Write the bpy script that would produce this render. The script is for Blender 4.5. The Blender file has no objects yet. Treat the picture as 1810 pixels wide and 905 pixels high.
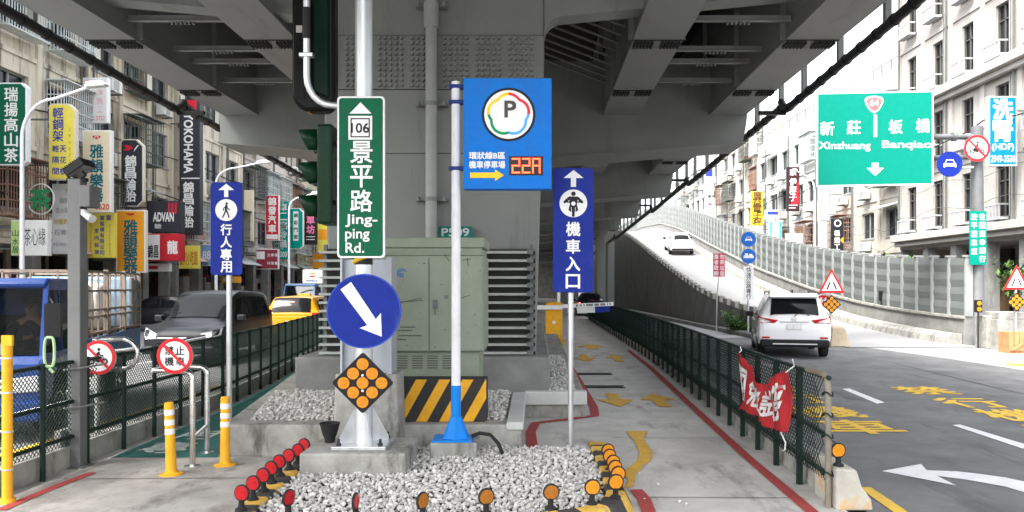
import bpy, bmesh, math, random
from math import sin, cos, pi, radians, sqrt
from mathutils import Matrix, Vector
random.seed(7)
SC = bpy.context.scene
COL = SC.collection

# ------------------------------------------------------------------ camera, sky, sun, exposure
F, HX, HY, EYE = 1367.0, 946.0, 505.0, 1.9          # focal length / vanishing point in photo pixels, eye height
cam = bpy.data.cameras.new('camera'); cam_o = bpy.data.objects.new('camera', cam); COL.objects.link(cam_o)
cam_o.location = (0, 0, EYE); cam_o.rotation_euler = (pi/2, 0, 0)
cam.sensor_width = 36; cam.lens = 36*F/1810
cam.shift_x = -(HX-905)/1810; cam.shift_y = (HY-452.5)/1810
cam.clip_start = .1; cam.clip_end = 3000
SC.camera = cam_o
SUN_EL, SUN_AZ = radians(56), radians(222)          # from behind-left of the camera
w = bpy.data.worlds.new('World'); SC.world = w; w.use_nodes = True
nt = w.node_tree
sky = nt.nodes.new('ShaderNodeTexSky'); sky.sky_type = 'NISHITA'; sky.sun_disc = False
sky.sun_elevation = SUN_EL; sky.sun_rotation = SUN_AZ
sky.dust_density = 4.0; sky.air_density = 1.0; sky.ozone_density = .6
hs = nt.nodes.new('ShaderNodeHueSaturation'); hs.inputs['Saturation'].default_value = .28
nt.links.new(sky.outputs[0], hs.inputs['Color'])
bgn = nt.nodes['Background']; nt.links.new(hs.outputs[0], bgn.inputs[0]); bgn.inputs[1].default_value = .15
sl = bpy.data.lights.new('sun', 'SUN'); sl.energy = 1.5; sl.angle = radians(22); sl.color = (1, .96, .9)
so = bpy.data.objects.new('sun', sl); COL.objects.link(so)
sd = Vector((sin(SUN_AZ)*cos(SUN_EL), cos(SUN_AZ)*cos(SUN_EL), sin(SUN_EL)))   # towards the sun
so.rotation_euler = sd.to_track_quat('Z', 'Y').to_euler(); so.location = (-20, -20, 40)
SC.view_settings.view_transform = 'Standard'; SC.view_settings.look = 'None'
SC.view_settings.gamma = 1; SC.view_settings.use_curve_mapping = False
SC.view_settings.exposure = 2.38

# ------------------------------------------------------------------ photo pixels -> metres at a chosen distance
def PX(px, Y): return (px-HX)*Y/F
def PZ(py, Y): return EYE-(py-HY)*Y/F
def GY(py, z=0): return F*(EYE-z)/(py-HY)
def GP(px, py, z=0):
    Y = GY(py, z); return (PX(px, Y), Y)

# ------------------------------------------------------------------ materials
MATS = {}
def mat(name, col, rough=.6, metal=0., var=.12, scale=4., bump=0., bscale=60., emit=0., streak=None, island=0., spec=.22, dirt=None, coat=0.):
    if name in MATS: return MATS[name]
    m = bpy.data.materials.new(name); m.use_nodes = True; n = m.node_tree.nodes; L = m.node_tree.links
    b = n['Principled BSDF']
    b.inputs['Roughness'].default_value = rough; b.inputs['Metallic'].default_value = metal
    b.inputs['Specular IOR Level'].default_value = spec
    if coat: b.inputs['Coat Weight'].default_value = coat; b.inputs['Coat Roughness'].default_value = .05
    c = tuple(col)+(1,)
    tc = n.new('ShaderNodeTexCoord')
    src = None
    if var > 0:
        mp = n.new('ShaderNodeMapping'); L.new(tc.outputs['Object'], mp.inputs[0])
        if streak: mp.inputs['Scale'].default_value = streak
        nz = n.new('ShaderNodeTexNoise'); nz.inputs['Scale'].default_value = scale; nz.inputs['Detail'].default_value = 7
        nz.inputs['Roughness'].default_value = .65
        L.new(mp.outputs[0], nz.inputs['Vector'])
        cr = n.new('ShaderNodeValToRGB'); L.new(nz.outputs['Fac'], cr.inputs[0])
        cr.color_ramp.elements[0].position = .3; cr.color_ramp.elements[1].position = .7
        cr.color_ramp.elements[0].color = tuple(min(1, x*(1-var)) for x in col)+(1,)
        cr.color_ramp.elements[1].color = tuple(min(1, x*(1+var)) for x in col)+(1,)
        src = cr.outputs[0]
        rr = n.new('ShaderNodeMapRange'); L.new(nz.outputs['Fac'], rr.inputs[0])
        rr.inputs[1].default_value = .3; rr.inputs[2].default_value = .7
        rr.inputs[3].default_value = max(.02, rough-.1); rr.inputs[4].default_value = min(1, rough+.12)
        L.new(rr.outputs[0], b.inputs['Roughness'])
    else:
        b.inputs['Base Color'].default_value = c
    if island:
        g = n.new('ShaderNodeNewGeometry'); h = n.new('ShaderNodeMapRange'); L.new(g.outputs['Random Per Island'], h.inputs[0])
        h.inputs[3].default_value = 1-island; h.inputs[4].default_value = 1+island*.6
        mx = n.new('ShaderNodeVectorMath'); mx.operation = 'SCALE'
        if src: L.new(src, mx.inputs[0])
        else: mx.inputs[0].default_value = col
        L.new(h.outputs[0], mx.inputs['Scale']); src = mx.outputs[0]
    if dirt:                                            # (colour, scale, threshold, stretch)
        dc, ds, dt, st = dirt
        mp2 = n.new('ShaderNodeMapping'); L.new(tc.outputs['Object'], mp2.inputs[0]); mp2.inputs['Scale'].default_value = st
        n2 = n.new('ShaderNodeTexNoise'); n2.inputs['Scale'].default_value = ds; n2.inputs['Detail'].default_value = 9; n2.inputs['Roughness'].default_value = .7
        L.new(mp2.outputs[0], n2.inputs['Vector'])
        r2 = n.new('ShaderNodeMapRange'); L.new(n2.outputs['Fac'], r2.inputs[0]); r2.inputs[1].default_value = dt; r2.inputs[2].default_value = dt+.14
        mm = n.new('ShaderNodeMix'); mm.data_type = 'RGBA'; L.new(r2.outputs[0], mm.inputs[0])
        if src: L.new(src, mm.inputs[6])
        else: mm.inputs[6].default_value = c
        mm.inputs[7].default_value = tuple(dc)+(1,); src = mm.outputs[2]
    if src: L.new(src, b.inputs['Base Color'])
    if bump:
        nb = n.new('ShaderNodeTexNoise'); nb.inputs['Scale'].default_value = bscale; nb.inputs['Detail'].default_value = 4
        L.new(tc.outputs['Object'], nb.inputs['Vector'])
        bn = n.new('ShaderNodeBump'); bn.inputs['Strength'].default_value = bump; bn.inputs['Distance'].default_value = .01
        L.new(nb.outputs['Fac'], bn.inputs['Height']); L.new(bn.outputs[0], b.inputs['Normal'])
    if emit:
        b.inputs['Emission Color'].default_value = c; b.inputs['Emission Strength'].default_value = emit
    MATS[name] = m
    return m

def paint(name, col, rough=.45, **k): return mat(name, col, rough, var=k.pop('var', .06), scale=k.pop('scale', 6), spec=k.pop('spec', .12), **k)

def glass_mat(name, tint=(.9, .95, .95), clear=.8):
    m = bpy.data.materials.new(name); m.use_nodes = True; n = m.node_tree.nodes; L = m.node_tree.links
    out = n['Material Output']; n.remove(n['Principled BSDF'])
    t = n.new('ShaderNodeBsdfTransparent'); t.inputs[0].default_value = tuple(tint)+(1,)
    g = n.new('ShaderNodeBsdfGlossy'); g.inputs['Roughness'].default_value = .03
    fr = n.new('ShaderNodeFresnel'); fr.inputs[0].default_value = 1.5
    ma = n.new('ShaderNodeMath'); ma.operation = 'ADD'; ma.inputs[1].default_value = 1-clear; L.new(fr.outputs[0], ma.inputs[0])
    x = n.new('ShaderNodeMixShader'); L.new(ma.outputs[0], x.inputs[0]); L.new(t.outputs[0], x.inputs[1]); L.new(g.outputs[0], x.inputs[2])
    L.new(x.outputs[0], out.inputs[0]); MATS[name] = m; return m

Z3 = (1, 1, .12)
M_ASPH = mat('asphalt', (.17, .169, .168), .85, var=.3, scale=1.1, bump=.6, bscale=140, dirt=((.115, .115, .117), 2.2, .54, (1, .22, 1)), spec=.15)
M_GROUND = mat('ground_asphalt', (.07, .07, .072), .9, var=.2, scale=.6)
M_CONC = mat('concrete', (.30, .295, .27), .88, var=.28, scale=4.5, bump=.5, bscale=60, dirt=((.12, .115, .10), 3.4, .535, (1, 1, .35)))
M_CONC_PAVE = mat('concrete_paving', (.5, .485, .455), .85, var=.2, scale=1.6, bump=.35, bscale=90, dirt=((.27, .255, .235), 1.7, .545, (1, .35, 1)))
M_CONC_DARK = mat('concrete_stained', (.21, .21, .2), .9, var=.25, scale=1.7, bump=.3, bscale=50, dirt=((.1, .1, .095), 1.6, .56, (1, 1, .2)))
M_STEEL = mat('grey_bridge_paint', (.215, .225, .213), .55, var=.07, scale=1.2, dirt=((.15, .152, .14), 1.3, .55, (1, 1, .14)))
M_STEEL2 = mat('grey_girder_paint', (.225, .23, .225), .5, var=.07, scale=1.4, dirt=((.17, .17, .165), 1.2, .56, (1, .2, 1)))
M_BOLT = mat('dark_bolt_steel', (.04, .04, .04), .6, metal=.3, var=.2)
M_SOFFIT = mat('shade_dark_soffit', (.02, .02, .02), .8, var=.2)  # near-black base colour stands in for deep shade between the girders
M_GALV = mat('galvanised_steel', (.58, .59, .6), .38, metal=.75, var=.12, scale=9, streak=(1, 1, .25))
M_STAIN = mat('stainless_steel', (.68, .68, .67), .22, metal=1., var=.08, scale=5)
M_GREYPOST = mat('grey_post_paint', (.15, .152, .15), .6, metal=.2, var=.15, dirt=((.08, .075, .07), 4, .6, Z3))
M_BLACK = paint('black_plastic', (.018, .018, .019), .35)
M_RUBBER = mat('black_rubber', (.02, .02, .02), .8, var=.2)
M_WHITE = paint('white_reflective', (.74, .74, .73), .5, var=.08, dirt=((.6, .59, .57), 6, .58, (1, 1, .3)))
M_WPOLE = mat('white_pole_paint', (.66, .67, .69), .35, var=.1, scale=6, dirt=((.45, .44, .42), 7, .6, (1, 1, .2)))
M_GREENSIGN = paint('sign_green', (.002, .095, .045), .45, var=.14, dirt=((.02, .105, .06), 5, .57, (1, 1, .25)))
M_GREENSIGN2 = paint('sign_green_faded', (.0, .20, .145), .45)
M_BLUESIGN = paint('sign_blue', (.008, .022, .22), .45, var=.14, dirt=((.03, .045, .22), 5, .57, (1, 1, .25)))
M_BLUEBOX = paint('parking_blue', (.004, .15, .55), .4, var=.1, dirt=((.03, .16, .48), 4, .58, (1, 1, .25)))
M_RED = paint('sign_red', (.55, .025, .03), .45)
M_YELLOW = paint('sign_yellow', (.85, .55, .03), .5)
M_AMBER = mat('amber_reflector', (.58, .21, .012), .25, var=.15, scale=30)
M_AMBERD = mat('dark_amber_reflector', (.30, .11, .016), .25, var=.15, scale=30)
M_REDREF = mat('red_reflector', (.36, .008, .013), .3, var=.15, scale=30)
M_SAFEY = mat('safety_yellow', (.72, .36, .02), .5, var=.14, scale=6, dirt=((.28, .16, .05), 7, .64, (1, 1, .5)))
M_WORNY = mat('worn_road_yellow', (.62, .37, .06), .7, var=.2, scale=8, dirt=((.4, .35, .26), 6, .58, (1, 1, 1)))
M_ROADY = mat('road_yellow', (.70, .45, .06), .75, var=.15, scale=5, dirt=((.15, .145, .135), 9, .57, (1, .6, 1)))
M_ROADW = mat('road_white', (.70, .70, .69), .75, var=.1, scale=7, dirt=((.3, .3, .3), 10, .6, (1, .6, 1)))
M_ROADR = mat('road_red', (.36, .062, .058), .75, var=.2, scale=5, dirt=((.3, .14, .12), 5, .6, (1, 1, 1)))
M_GREENPATH = mat('green_path_paint', (.03, .12, .105), .6, var=.2, scale=3, dirt=((.045, .075, .07), 3, .58, (1, .4, 1)))
M_FENCE = mat('green_fence_coating', (.009, .022, .017), .5, var=.2)
M_WIRE = mat('green_wire', (.006, .017, .013), .5, var=.1)
M_WIREG = mat('grey_green_wire', (.02, .035, .028), .5, var=.1)
M_CAB = mat('olive_cabinet_paint', (.235, .27, .205), .5, var=.1, scale=3, dirt=((.13, .14, .1), 5, .66, (1, 1, .6)))
M_GRAVEL = mat('white_pebbles', (.52, .505, .475), .75, var=.18, scale=20, island=.38)
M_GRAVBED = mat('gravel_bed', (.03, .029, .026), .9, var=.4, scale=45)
M_DGLASS = mat('dark_car_glass', (.008, .009, .01), .06, var=0, spec=.13)
M_WIN = mat('window_glass', (.015, .019, .021), .12, var=.5, scale=.8)
M_CHROME = mat('chrome', (.75, .75, .75), .12, metal=1., var=0)
M_LAMP = mat('headlamp_lens', (.6, .62, .64), .1, var=0, metal=.5)
M_TAIL = mat('tail_lamp', (.45, .01, .015), .15, var=0)
M_TAILON = mat('lit_tail_lamp', (1, .05, .05), .3, var=0, emit=6)
M_LEAF = mat('leaves', (.07, .14, .03), .5, var=.3, scale=8, island=.5)
M_STEM = mat('stems', (.09, .07, .04), .8)

# ------------------------------------------------------------------ mesh builder
GL = {}
def glyph(s, bold=.012):
    """glyph outline triangles; a heavier weight is the thin face laid a few times, each a hair in front of the last"""
    k = (s, bold)
    if k not in GL:
        cu = bpy.data.curves.new('t', 'FONT'); cu.body = s; cu.resolution_u = 3
        o = bpy.data.objects.new('t', cu); me = bpy.data.meshes.new_from_object(o)
        v0 = [(p.co.x, p.co.y) for p in me.vertices]; f0 = [tuple(p.vertices) for p in me.polygons]
        bpy.data.objects.remove(o); bpy.data.curves.remove(cu); bpy.data.meshes.remove(me)
        v = []; f = []; b = bold*.75
        for li, (dx, dy) in enumerate([(0, 0)] if b < .004 else [(-b, -b), (b, -b), (-b, b), (b, b)]):
            n = len(v); v += [(x+dx, y+dy, li) for x, y in v0]; f += [tuple(i+n for i in q) for q in f0]
        xs = [p[0] for p in v]; ys = [p[1] for p in v]
        GL[k] = (v, f, min(xs), max(xs), min(ys), max(ys))
    return GL[k]

class MB:
    def __init__(s): s.v = []; s.f = []; s.m = []; s.mi = 0
    def add(s, vs, fs, M=None):
        n = len(s.v)
        s.v += [tuple(M @ Vector(p)) for p in vs] if M is not None else [tuple(p) for p in vs]
        s.f += [tuple(i+n for i in f) for f in fs]; s.m += [s.mi]*len(fs); return s
    def box(s, x0, x1, y0, y1, z0, z1, M=None):
        return s.add([(x0, y0, z0), (x1, y0, z0), (x1, y1, z0), (x0, y1, z0), (x0, y0, z1), (x1, y0, z1), (x1, y1, z1), (x0, y1, z1)],
                     [(0, 3, 2, 1), (4, 5, 6, 7), (0, 1, 5, 4), (1, 2, 6, 5), (2, 3, 7, 6), (3, 0, 4, 7)], M)
    def prism(s, poly, a, b, ax='y', M=None):
        n = len(poly)
        def P(p, d): return (d, p[0], p[1]) if ax == 'x' else (p[0], d, p[1]) if ax == 'y' else (p[0], p[1], d)
        vs = [P(p, a) for p in poly]+[P(p, b) for p in poly]
        return s.add(vs, [tuple(range(n))[::-1], tuple(range(n, 2*n))]+[(i, (i+1) % n, n+(i+1) % n, n+i) for i in range(n)], M)
    def sheet(s, pts, M=None): return s.add(pts, [tuple(range(len(pts)))], M)
    def cyl(s, p0, p1, r0, r1=None, n=14, caps=True, M=None):
        if r1 is None: r1 = r0
        p0 = Vector(p0); p1 = Vector(p1); d = (p1-p0).normalized(); a = d.orthogonal().normalized(); b = d.cross(a)
        vs = [p0+(a*cos(2*pi*i/n)+b*sin(2*pi*i/n))*r0 for i in range(n)]+[p1+(a*cos(2*pi*i/n)+b*sin(2*pi*i/n))*r1 for i in range(n)]
        fs = [(i, (i+1) % n, n+(i+1) % n, n+i) for i in range(n)]
        if caps: fs += [tuple(range(n))[::-1], tuple(range(n, 2*n))]
        return s.add(vs, fs, M)
    def tube(s, pts, r, n=8, closed=False, M=None):
        P = [Vector(p) for p in pts]; N = len(P); vs = []; fs = []
        R = r if isinstance(r, (list, tuple)) else [r]*N
        a = None
        for i in range(N):
            t = (P[(i+1) % N]-P[i-1]) if closed else (P[min(i+1, N-1)]-P[max(i-1, 0)])
            t.normalize()
            a = t.orthogonal().normalized() if a is None else (a-t*a.dot(t)).normalized()
            b = t.cross(a)
            vs += [P[i]+(a*cos(2*pi*k/n)+b*sin(2*pi*k/n))*R[i] for k in range(n)]
        for i in range(N if closed else N-1):
            j = (i+1) % N
            fs += [(i*n+k, i*n+(k+1) % n, j*n+(k+1) % n, j*n+k) for k in range(n)]
        if not closed: fs += [tuple(range(n))[::-1], tuple(range((N-1)*n, N*n))]
        return s.add(vs, fs, M)
    def lathe(s, prof, n=20, M=None):
        vs = []; fs = []
        for r, z in prof: vs += [(r*cos(2*pi*k/n), r*sin(2*pi*k/n), z) for k in range(n)]
        for i in range(len(prof)-1): fs += [(i*n+k, i*n+(k+1) % n, (i+1)*n+(k+1) % n, (i+1)*n+k) for k in range(n)]
        fs += [tuple(range(n))[::-1], tuple(range((len(prof)-1)*n, len(prof)*n))]
        return s.add(vs, fs, M)
    def text(s, t, cx, cz, wd, ht, y, bold=.012, M=None):
        """lettering in the XZ plane facing -Y, fitted into a box wd x ht about (cx, cz)"""
        v, f, x0, x1, y0, y1 = glyph(t, bold)
        k = ht/(y1-y0); kx = k if wd is None else wd/(x1-x0)
        return s.add([(cx+(p[0]-(x0+x1)/2)*kx, y-.0004*p[2], cz+(p[1]-(y0+y1)/2)*k) for p in v], f, M)
    def vtext(s, t, cx, z1, z0, size, y, bold=.012, wd=None, M=None):
        n = len(t); st = (z1-z0)/n
        for i, c in enumerate(t):
            if c != ' ': s.text(c, cx, z1-st*(i+.5), wd or size*(.97 if ord(c) > 900 else .6), size, y, bold, M)
        return s
    def gtext(s, t, cx, cy, wd, ht, z, bold=.02, M=None):
        v, f, x0, x1, y0, y1 = glyph(t, bold)
        return s.add([(cx+(p[0]-(x0+x1)/2)*wd/(x1-x0), cy+(p[1]-(y0+y1)/2)*ht/(y1-y0), z+.0004*p[2]) for p in v], f, M)
    def build(s, name, mats, parent=None, smooth=False, bevel=0., seg=2, norm=True, label=None):
        me = bpy.data.meshes.new(name); me.from_pydata(s.v, [], s.f)
        for m in (mats if isinstance(mats, (list, tuple)) else [mats]): me.materials.append(m)
        if any(s.m): me.polygons.foreach_set('material_index', s.m)
        if norm and len(s.f) < 30000:
            bm = bmesh.new(); bm.from_mesh(me); bmesh.ops.recalc_face_normals(bm, faces=bm.faces); bm.to_mesh(me); bm.free()
        if smooth:
            me.polygons.foreach_set('use_smooth', [True]*len(me.polygons)); me.set_sharp_from_angle(angle=radians(38))
        o = bpy.data.objects.new(name, me); COL.objects.link(o)
        if parent: o.parent = parent
        if bevel:
            b = o.modifiers.new('b', 'BEVEL'); b.width = bevel; b.segments = seg; b.limit_method = 'ANGLE'; b.angle_limit = radians(40)
        if label: o['label'] = label
        return o

def tag(o, label, cat, group=None):
    o['label'] = label; o['category'] = cat
    if group: o['group'] = group
    return o
def thing(name, label, cat, loc=(0, 0, 0), rz=0., group=None):
    o = bpy.data.objects.new(name, None); COL.objects.link(o); o.location = loc; o.rotation_euler = (0, 0, rz)
    o.empty_display_size = .2
    return tag(o, label, cat, group)
def struct(o, kind='structure'): o['kind'] = kind; return o
def copy_tree(o, parent=None):
    c = o.copy(); COL.objects.link(c)
    if parent: c.parent = parent
    for ch in list(o.children): copy_tree(ch, c)
    return c
def circ(cx, cz, r, n=40, a0=0., a1=2*pi):
    full = abs(a1-a0-2*pi) < 1e-6
    return [(cx+r*cos(a0+(a1-a0)*i/(n if full else n-1)), cz+r*sin(a0+(a1-a0)*i/(n if full else n-1))) for i in range(n)]
def rrect(x0, x1, z0, z1, r, n=5):
    p = []
    for cx, cz, a in ((x1-r, z1-r, 0), (x0+r, z1-r, pi/2), (x0+r, z0+r, pi), (x1-r, z0+r, 1.5*pi)):
        p += [(cx+r*cos(a+pi/2*i/n), cz+r*sin(a+pi/2*i/n)) for i in range(n+1)]
    return p
def ring(mb, cx, cz, r0, r1, y, n=40, a0=0., a1=2*pi):
    a = circ(cx, cz, r0, n, a0, a1); b = circ(cx, cz, r1, n, a0, a1); m = len(a)
    full = abs(a1-a0-2*pi) < 1e-6
    mb.add([(p[0], y, p[1]) for p in a+b], [(i, (i+1) % m, m+(i+1) % m, m+i) for i in range(m if full else m-1)])
def flat(mb, poly, y): mb.sheet([(p[0], y, p[1]) for p in poly])
def lerp(a, b, t): return a+(b-a)*t
def interp(tab, y, k):
    if y <= tab[0][0]: return tab[0][k]
    for a, b in zip(tab, tab[1:]):
        if y <= b[0]: return lerp(a[k], b[k], (y-a[0])/(b[0]-a[0]))
    return tab[-1][k]

# ================================================================== THE SETTING: ground, roads, path, markings
def sheet_obj(name, poly, z, m):
    mb = MB(); mb.sheet([(p[0], p[1], z) for p in poly]); return struct(mb.build(name, m))
def strip_poly(pts, wd):
    L = []; R = []
    for i, p in enumerate(pts):
        a = Vector(pts[max(i-1, 0)]); b = Vector(pts[min(i+1, len(pts)-1)]); t = (b-a).normalized(); nrm = Vector((-t.y, t.x))
        L.append(Vector(p)+nrm*wd/2); R.append(Vector(p)-nrm*wd/2)
    return L, R
def strip(name, pts, wd, z, m):
    L, R = strip_poly(pts, wd); mb = MB(); n = len(pts)
    mb.add([(p.x, p.y, z) for p in L+R], [(i, i+1, n+i+1, n+i) for i in range(n-1)]); return struct(mb.build(name, m))

sheet_obj('ground', [(-600, -60), (600, -60), (600, 1500), (-600, 1500)], -.03, M_GROUND)
LF = [(-4.77, 6.75), (-4.77, 9), (-4.82, 12), (-5.1, 15), (-5.5, 18), (-5.95, 21.5), (-6.3, 26)]     # left fence line
RF = [(2.5, 6.6), (2.55, 8.4), (2.68, 11.5), (2.9, 17.8), (2.97, 22.6), (3.0, 30), (3.0, 44)]        # right fence line
sheet_obj('road', [(2.7, -8), (16.5, -8), (16.5, 24), (16.5, 140), (3.2, 140), (3.15, 44), (3.1, 17.8), (2.8, 8.4)], 0, M_ASPH)
sheet_obj('road', [(-17.4, -8), (-5.0, -8), (-4.95, 12), (-5.25, 15), (-5.7, 18), (-6.5, 26), (-7, 140), (-17.4, 140)], 0, mat('sunlight_pale_asphalt', (.2, .2, .2), .85, var=.2, scale=.9, bump=.4, bscale=140, dirt=((.12, .12, .12), 1.5, .54, (1, .3, 1))))  # left road: asphalt colour lightened to imitate sunlight on it
sheet_obj('road', [(9.6, 27), (10.2, 23.4), (10.75, 20), (11.0, 17), (11.2, 12), (11.4, -8), (16.5, -8), (16.5, 27)], .004, mat('pale_concrete_road', (.34, .34, .34), .8, var=.08, scale=.7, dirt=((.25, .25, .25), .5, .58, (1, .4, 1))))
sheet_obj('road', [(3.4, 27), (8.2, 28.5), (7.4, 36), (7.4, 75), (3.4, 75)], .004, MATS['pale_concrete_road'])
sheet_obj('forecourt', [(-4.72, -8), (-2.4, -8), (-2.4, 8.55), (-4.70, 8.55)], .010, mat('old_concrete_paving', (.36, .345, .315), .85, var=.25, scale=2.2, bump=.4, bscale=80, dirt=((.19, .18, .16), 2.0, .53, (1, .5, 1))))
sheet_obj('pavement', [(-4.85, -8), (2.65, -8)]+[(x+.12, y) for x, y in RF]+[(3.0, 140), (-6.6, 140), (-6.4, 26)]+[(x-.1, y) for x, y in LF[::-1][1:]], .006, M_CONC_PAVE)
mb = MB(); mb.box(-24, -17.4, 0, 140, -.02, .13); struct(mb.build('pavement', M_CONC))
sheet_obj('green_path', [(-4.66, 8.5), (-3.5, 8.5), (-4.45, 14.7), (-5.0, 18.5), (-5.6, 22), (-5.9, 22), (-5.45, 18), (-5.03, 15), (-4.74, 12), (-4.68, 9)], .012, M_GREENPATH)
mb = MB()
mb.gtext('專', -4.28, 9.0, .55, .62, .018); mb.gtext('用', -4.27, 9.75, .5, .55, .018)
struct(mb.build('path_marking', mat('worn_white_marking', (.42, .47, .45), .75, var=.2, dirt=((.05, .12, .11), 9, .52, (1, 1, 1)))))
strip('path_marking', [(2.30, 5.6), (2.33, 8.43), (2.43, 11.5), (2.66, 17.8), (2.72, 22.6)], .11, .016, M_ROADR)
strip('path_marking', [GP(1148, 960), GP(1146, 905), GP(1138, 884), GP(1124, 868)], .12, .016, M_ROADR)
strip('path_marking', [GP(942, 800), GP(938, 765), GP(948, 749), GP(1000, 743), GP(1052, 736), GP(1050, 722), GP(1022, 672), GP(1003, 640), GP(990, 617)], .13, .016, M_ROADR)
strip('path_marking', [GP(0, 905), GP(45, 885), GP(110, 858), GP(163, 838)], .1, .016, M_ROADR)
mb = MB()
def garrow(mb, cx, cy, wd, ln, dr, z):
    p = [(-.17, -.5), (.17, -.5), (.17, -.02), (.5, -.02), (0, .5), (-.5, -.02), (-.17, -.02)]
    mb.sheet([(cx+u*wd, cy+v*ln*dr, z) for u, v in p])
garrow(mb, 1.33, 12.8, .62, 1.5, -1, .016); garrow(mb, 2.03, 12.8, .62, 1.5, 1, .016)
garrow(mb, 1.30, 20.2, .62, 2.0, -1, .016); garrow(mb, 2.12, 20.2, .62, 2.0, 1, .016)
garrow(mb, 1.75, 24, 1.0, 2.0, 1, .016)
P = [(1106, 764), (1146, 764), (1137, 776), (1144, 788), (1153, 801), (1153, 812), (1141, 824), (1124, 840), (1120, 862), (1106, 866), (1110, 848), (1094, 838), (1110, 830), (1126, 816), (1131, 804), (1124, 786)]
mb.sheet([(*GP(x, y), .016) for x, y in P])
mb.sheet([(*GP(x, y), .017) for x, y in [(1040, 783), (1068, 783), (1074, 797), (1044, 797)]])
struct(mb.build('path_marking', M_WORNY))
mb = MB()                                               # white lane dashes and turn arrow
for a in ([(1489, 688), (1501, 687), (1564, 712), (1550, 714)], [(1683, 752), (1697, 751), (1822, 789), (1808, 794)], [(1340, 640), (1346, 640), (1375, 650), (1368, 651)]):
    mb.sheet([(*GP(x, y), .006) for x, y in a])
A = [(1558.6, 833.5), (1628, 821), (1638, 832), (1690, 834), (1727, 838), (1777, 845), (1815, 853), (1850, 866), (1850, 890), (1810, 871), (1777, 861), (1710, 849), (1656, 842), (1690, 859)]
mb.sheet([(*GP(x, y), .006) for x, y in A])
L, R = strip_poly([(9.9, 23), (11.2, 14), (11.6, 4)], .12); 
struct(mb.build('road_marking', M_ROADW))
mb = MB()                                               # yellow lettering: no motorcycles
for c, y in zip('禁行機車', (14.0, 12.55, 11.35, 10.1)): mb.gtext(c, 7.05, y, .95, 1.05, .006, .026)
for c, y in zip('禁行機車', (14.3, 13.0, 11.65, 10.4)): mb.gtext(c, 4.35, y, 1.0, 1.05, .006, .026)
mb.gtext('慢', 12.0, 18.2, 1.5, 1.6, .006, .035)
struct(mb.build('road_marking', M_ROADY))
strip('road_marking', [GP(1528, 862), GP(1560, 884), GP(1605, 915), GP(1680, 965)], .12, .006, M_ROADY)
strip('road_marking', [(-6.0, 2), (-5.9, 14), (-6.4, 20), (-7.2, 60)], .12, .006, M_ROADY)
strip('road_marking', [(-9.6, 2), (-9.6, 120)], .12, .006, M_ROADW)

for i, (x0, x1, Y, l) in enumerate(((.93, 1.62, 16.4, 'dark iron drain grate across the motorcycle path, the farther one'), (.95, 1.65, 14.3, 'dark iron drain grate across the motorcycle path, the nearer one'))):
    mb = MB()
    for k in range(24): mb.box(x0+k*(x1-x0)/24, x0+(k+.5)*(x1-x0)/24, Y, Y+.24, .012, .022)
    mb.box(x0-.02, x1+.02, Y-.03, Y, .012, .024); mb.box(x0-.02, x1+.02, Y+.24, Y+.27, .012, .024)
    tag(mb.build('drain_grate', M_BOLT), l, 'drain grate')

# ------------------------------------------------------------------ traffic island: kerb, gravel, raised planter
KL = [(-2.36, 8.6), (-2.34, 7.81), (-2.32, 6.9), (-2.28, 6.05), (-2.2, 5.84), (-2.05, 5.70), (-1.87, 5.64), (-1.34, 5.60), (-.84, 5.62), (-.375, 5.72), (.12, 5.86), (.42, 6.0), (.6, 6.18), (.70, 6.5), (.71, 7.0), (.715, 7.6), (.70, 8.45)]
def resample(pts, step):
    out = [Vector(pts[0])]; acc = 0
    for a, b in zip(pts, pts[1:]):
        a = Vector(a); b = Vector(b); n = max(1, round((b-a).length/step))
        for i in range(1, n+1): out.append(a.lerp(b, i/n))
    return out
KP = resample(KL, .075)
sec = [(-.10, .0), (-.10, .15), (-.085, .165), (.03, .165), (.06, .15), (.13, .01)]      # outward offset, height
mb = MB(); N = len(KP); vs = []
for i, p in enumerate(KP):
    t = (KP[min(i+1, N-1)]-KP[max(i-1, 0)]).normalized(); o = Vector((t.y, -t.x))*-1
    o = -Vector((-t.y, t.x))
    vs += [(p.x+o.x*a, p.y+o.y*a, z) for a, z in sec]
k = len(sec); acc = 0
mb.v = vs
for i in range(N-1):
    acc += (KP[i+1]-KP[i]).length; mi = int(acc/.23) % 2
    for j in range(k-1):
        mb.f.append((i*k+j, (i+1)*k+j, (i+1)*k+j+1, i*k+j+1)); mb.m.append(mi)
struct(mb.build('kerb', [mat('kerb_yellow', (.6, .37, .07), .7, var=.25, scale=9, dirt=((.25, .2, .12), 8, .56, (1, 1, 1))), mat('kerb_black', (.05, .048, .045), .8, var=.3, scale=9, dirt=((.2, .19, .17), 8, .6, (1, 1, 1)))], smooth=True))

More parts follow.
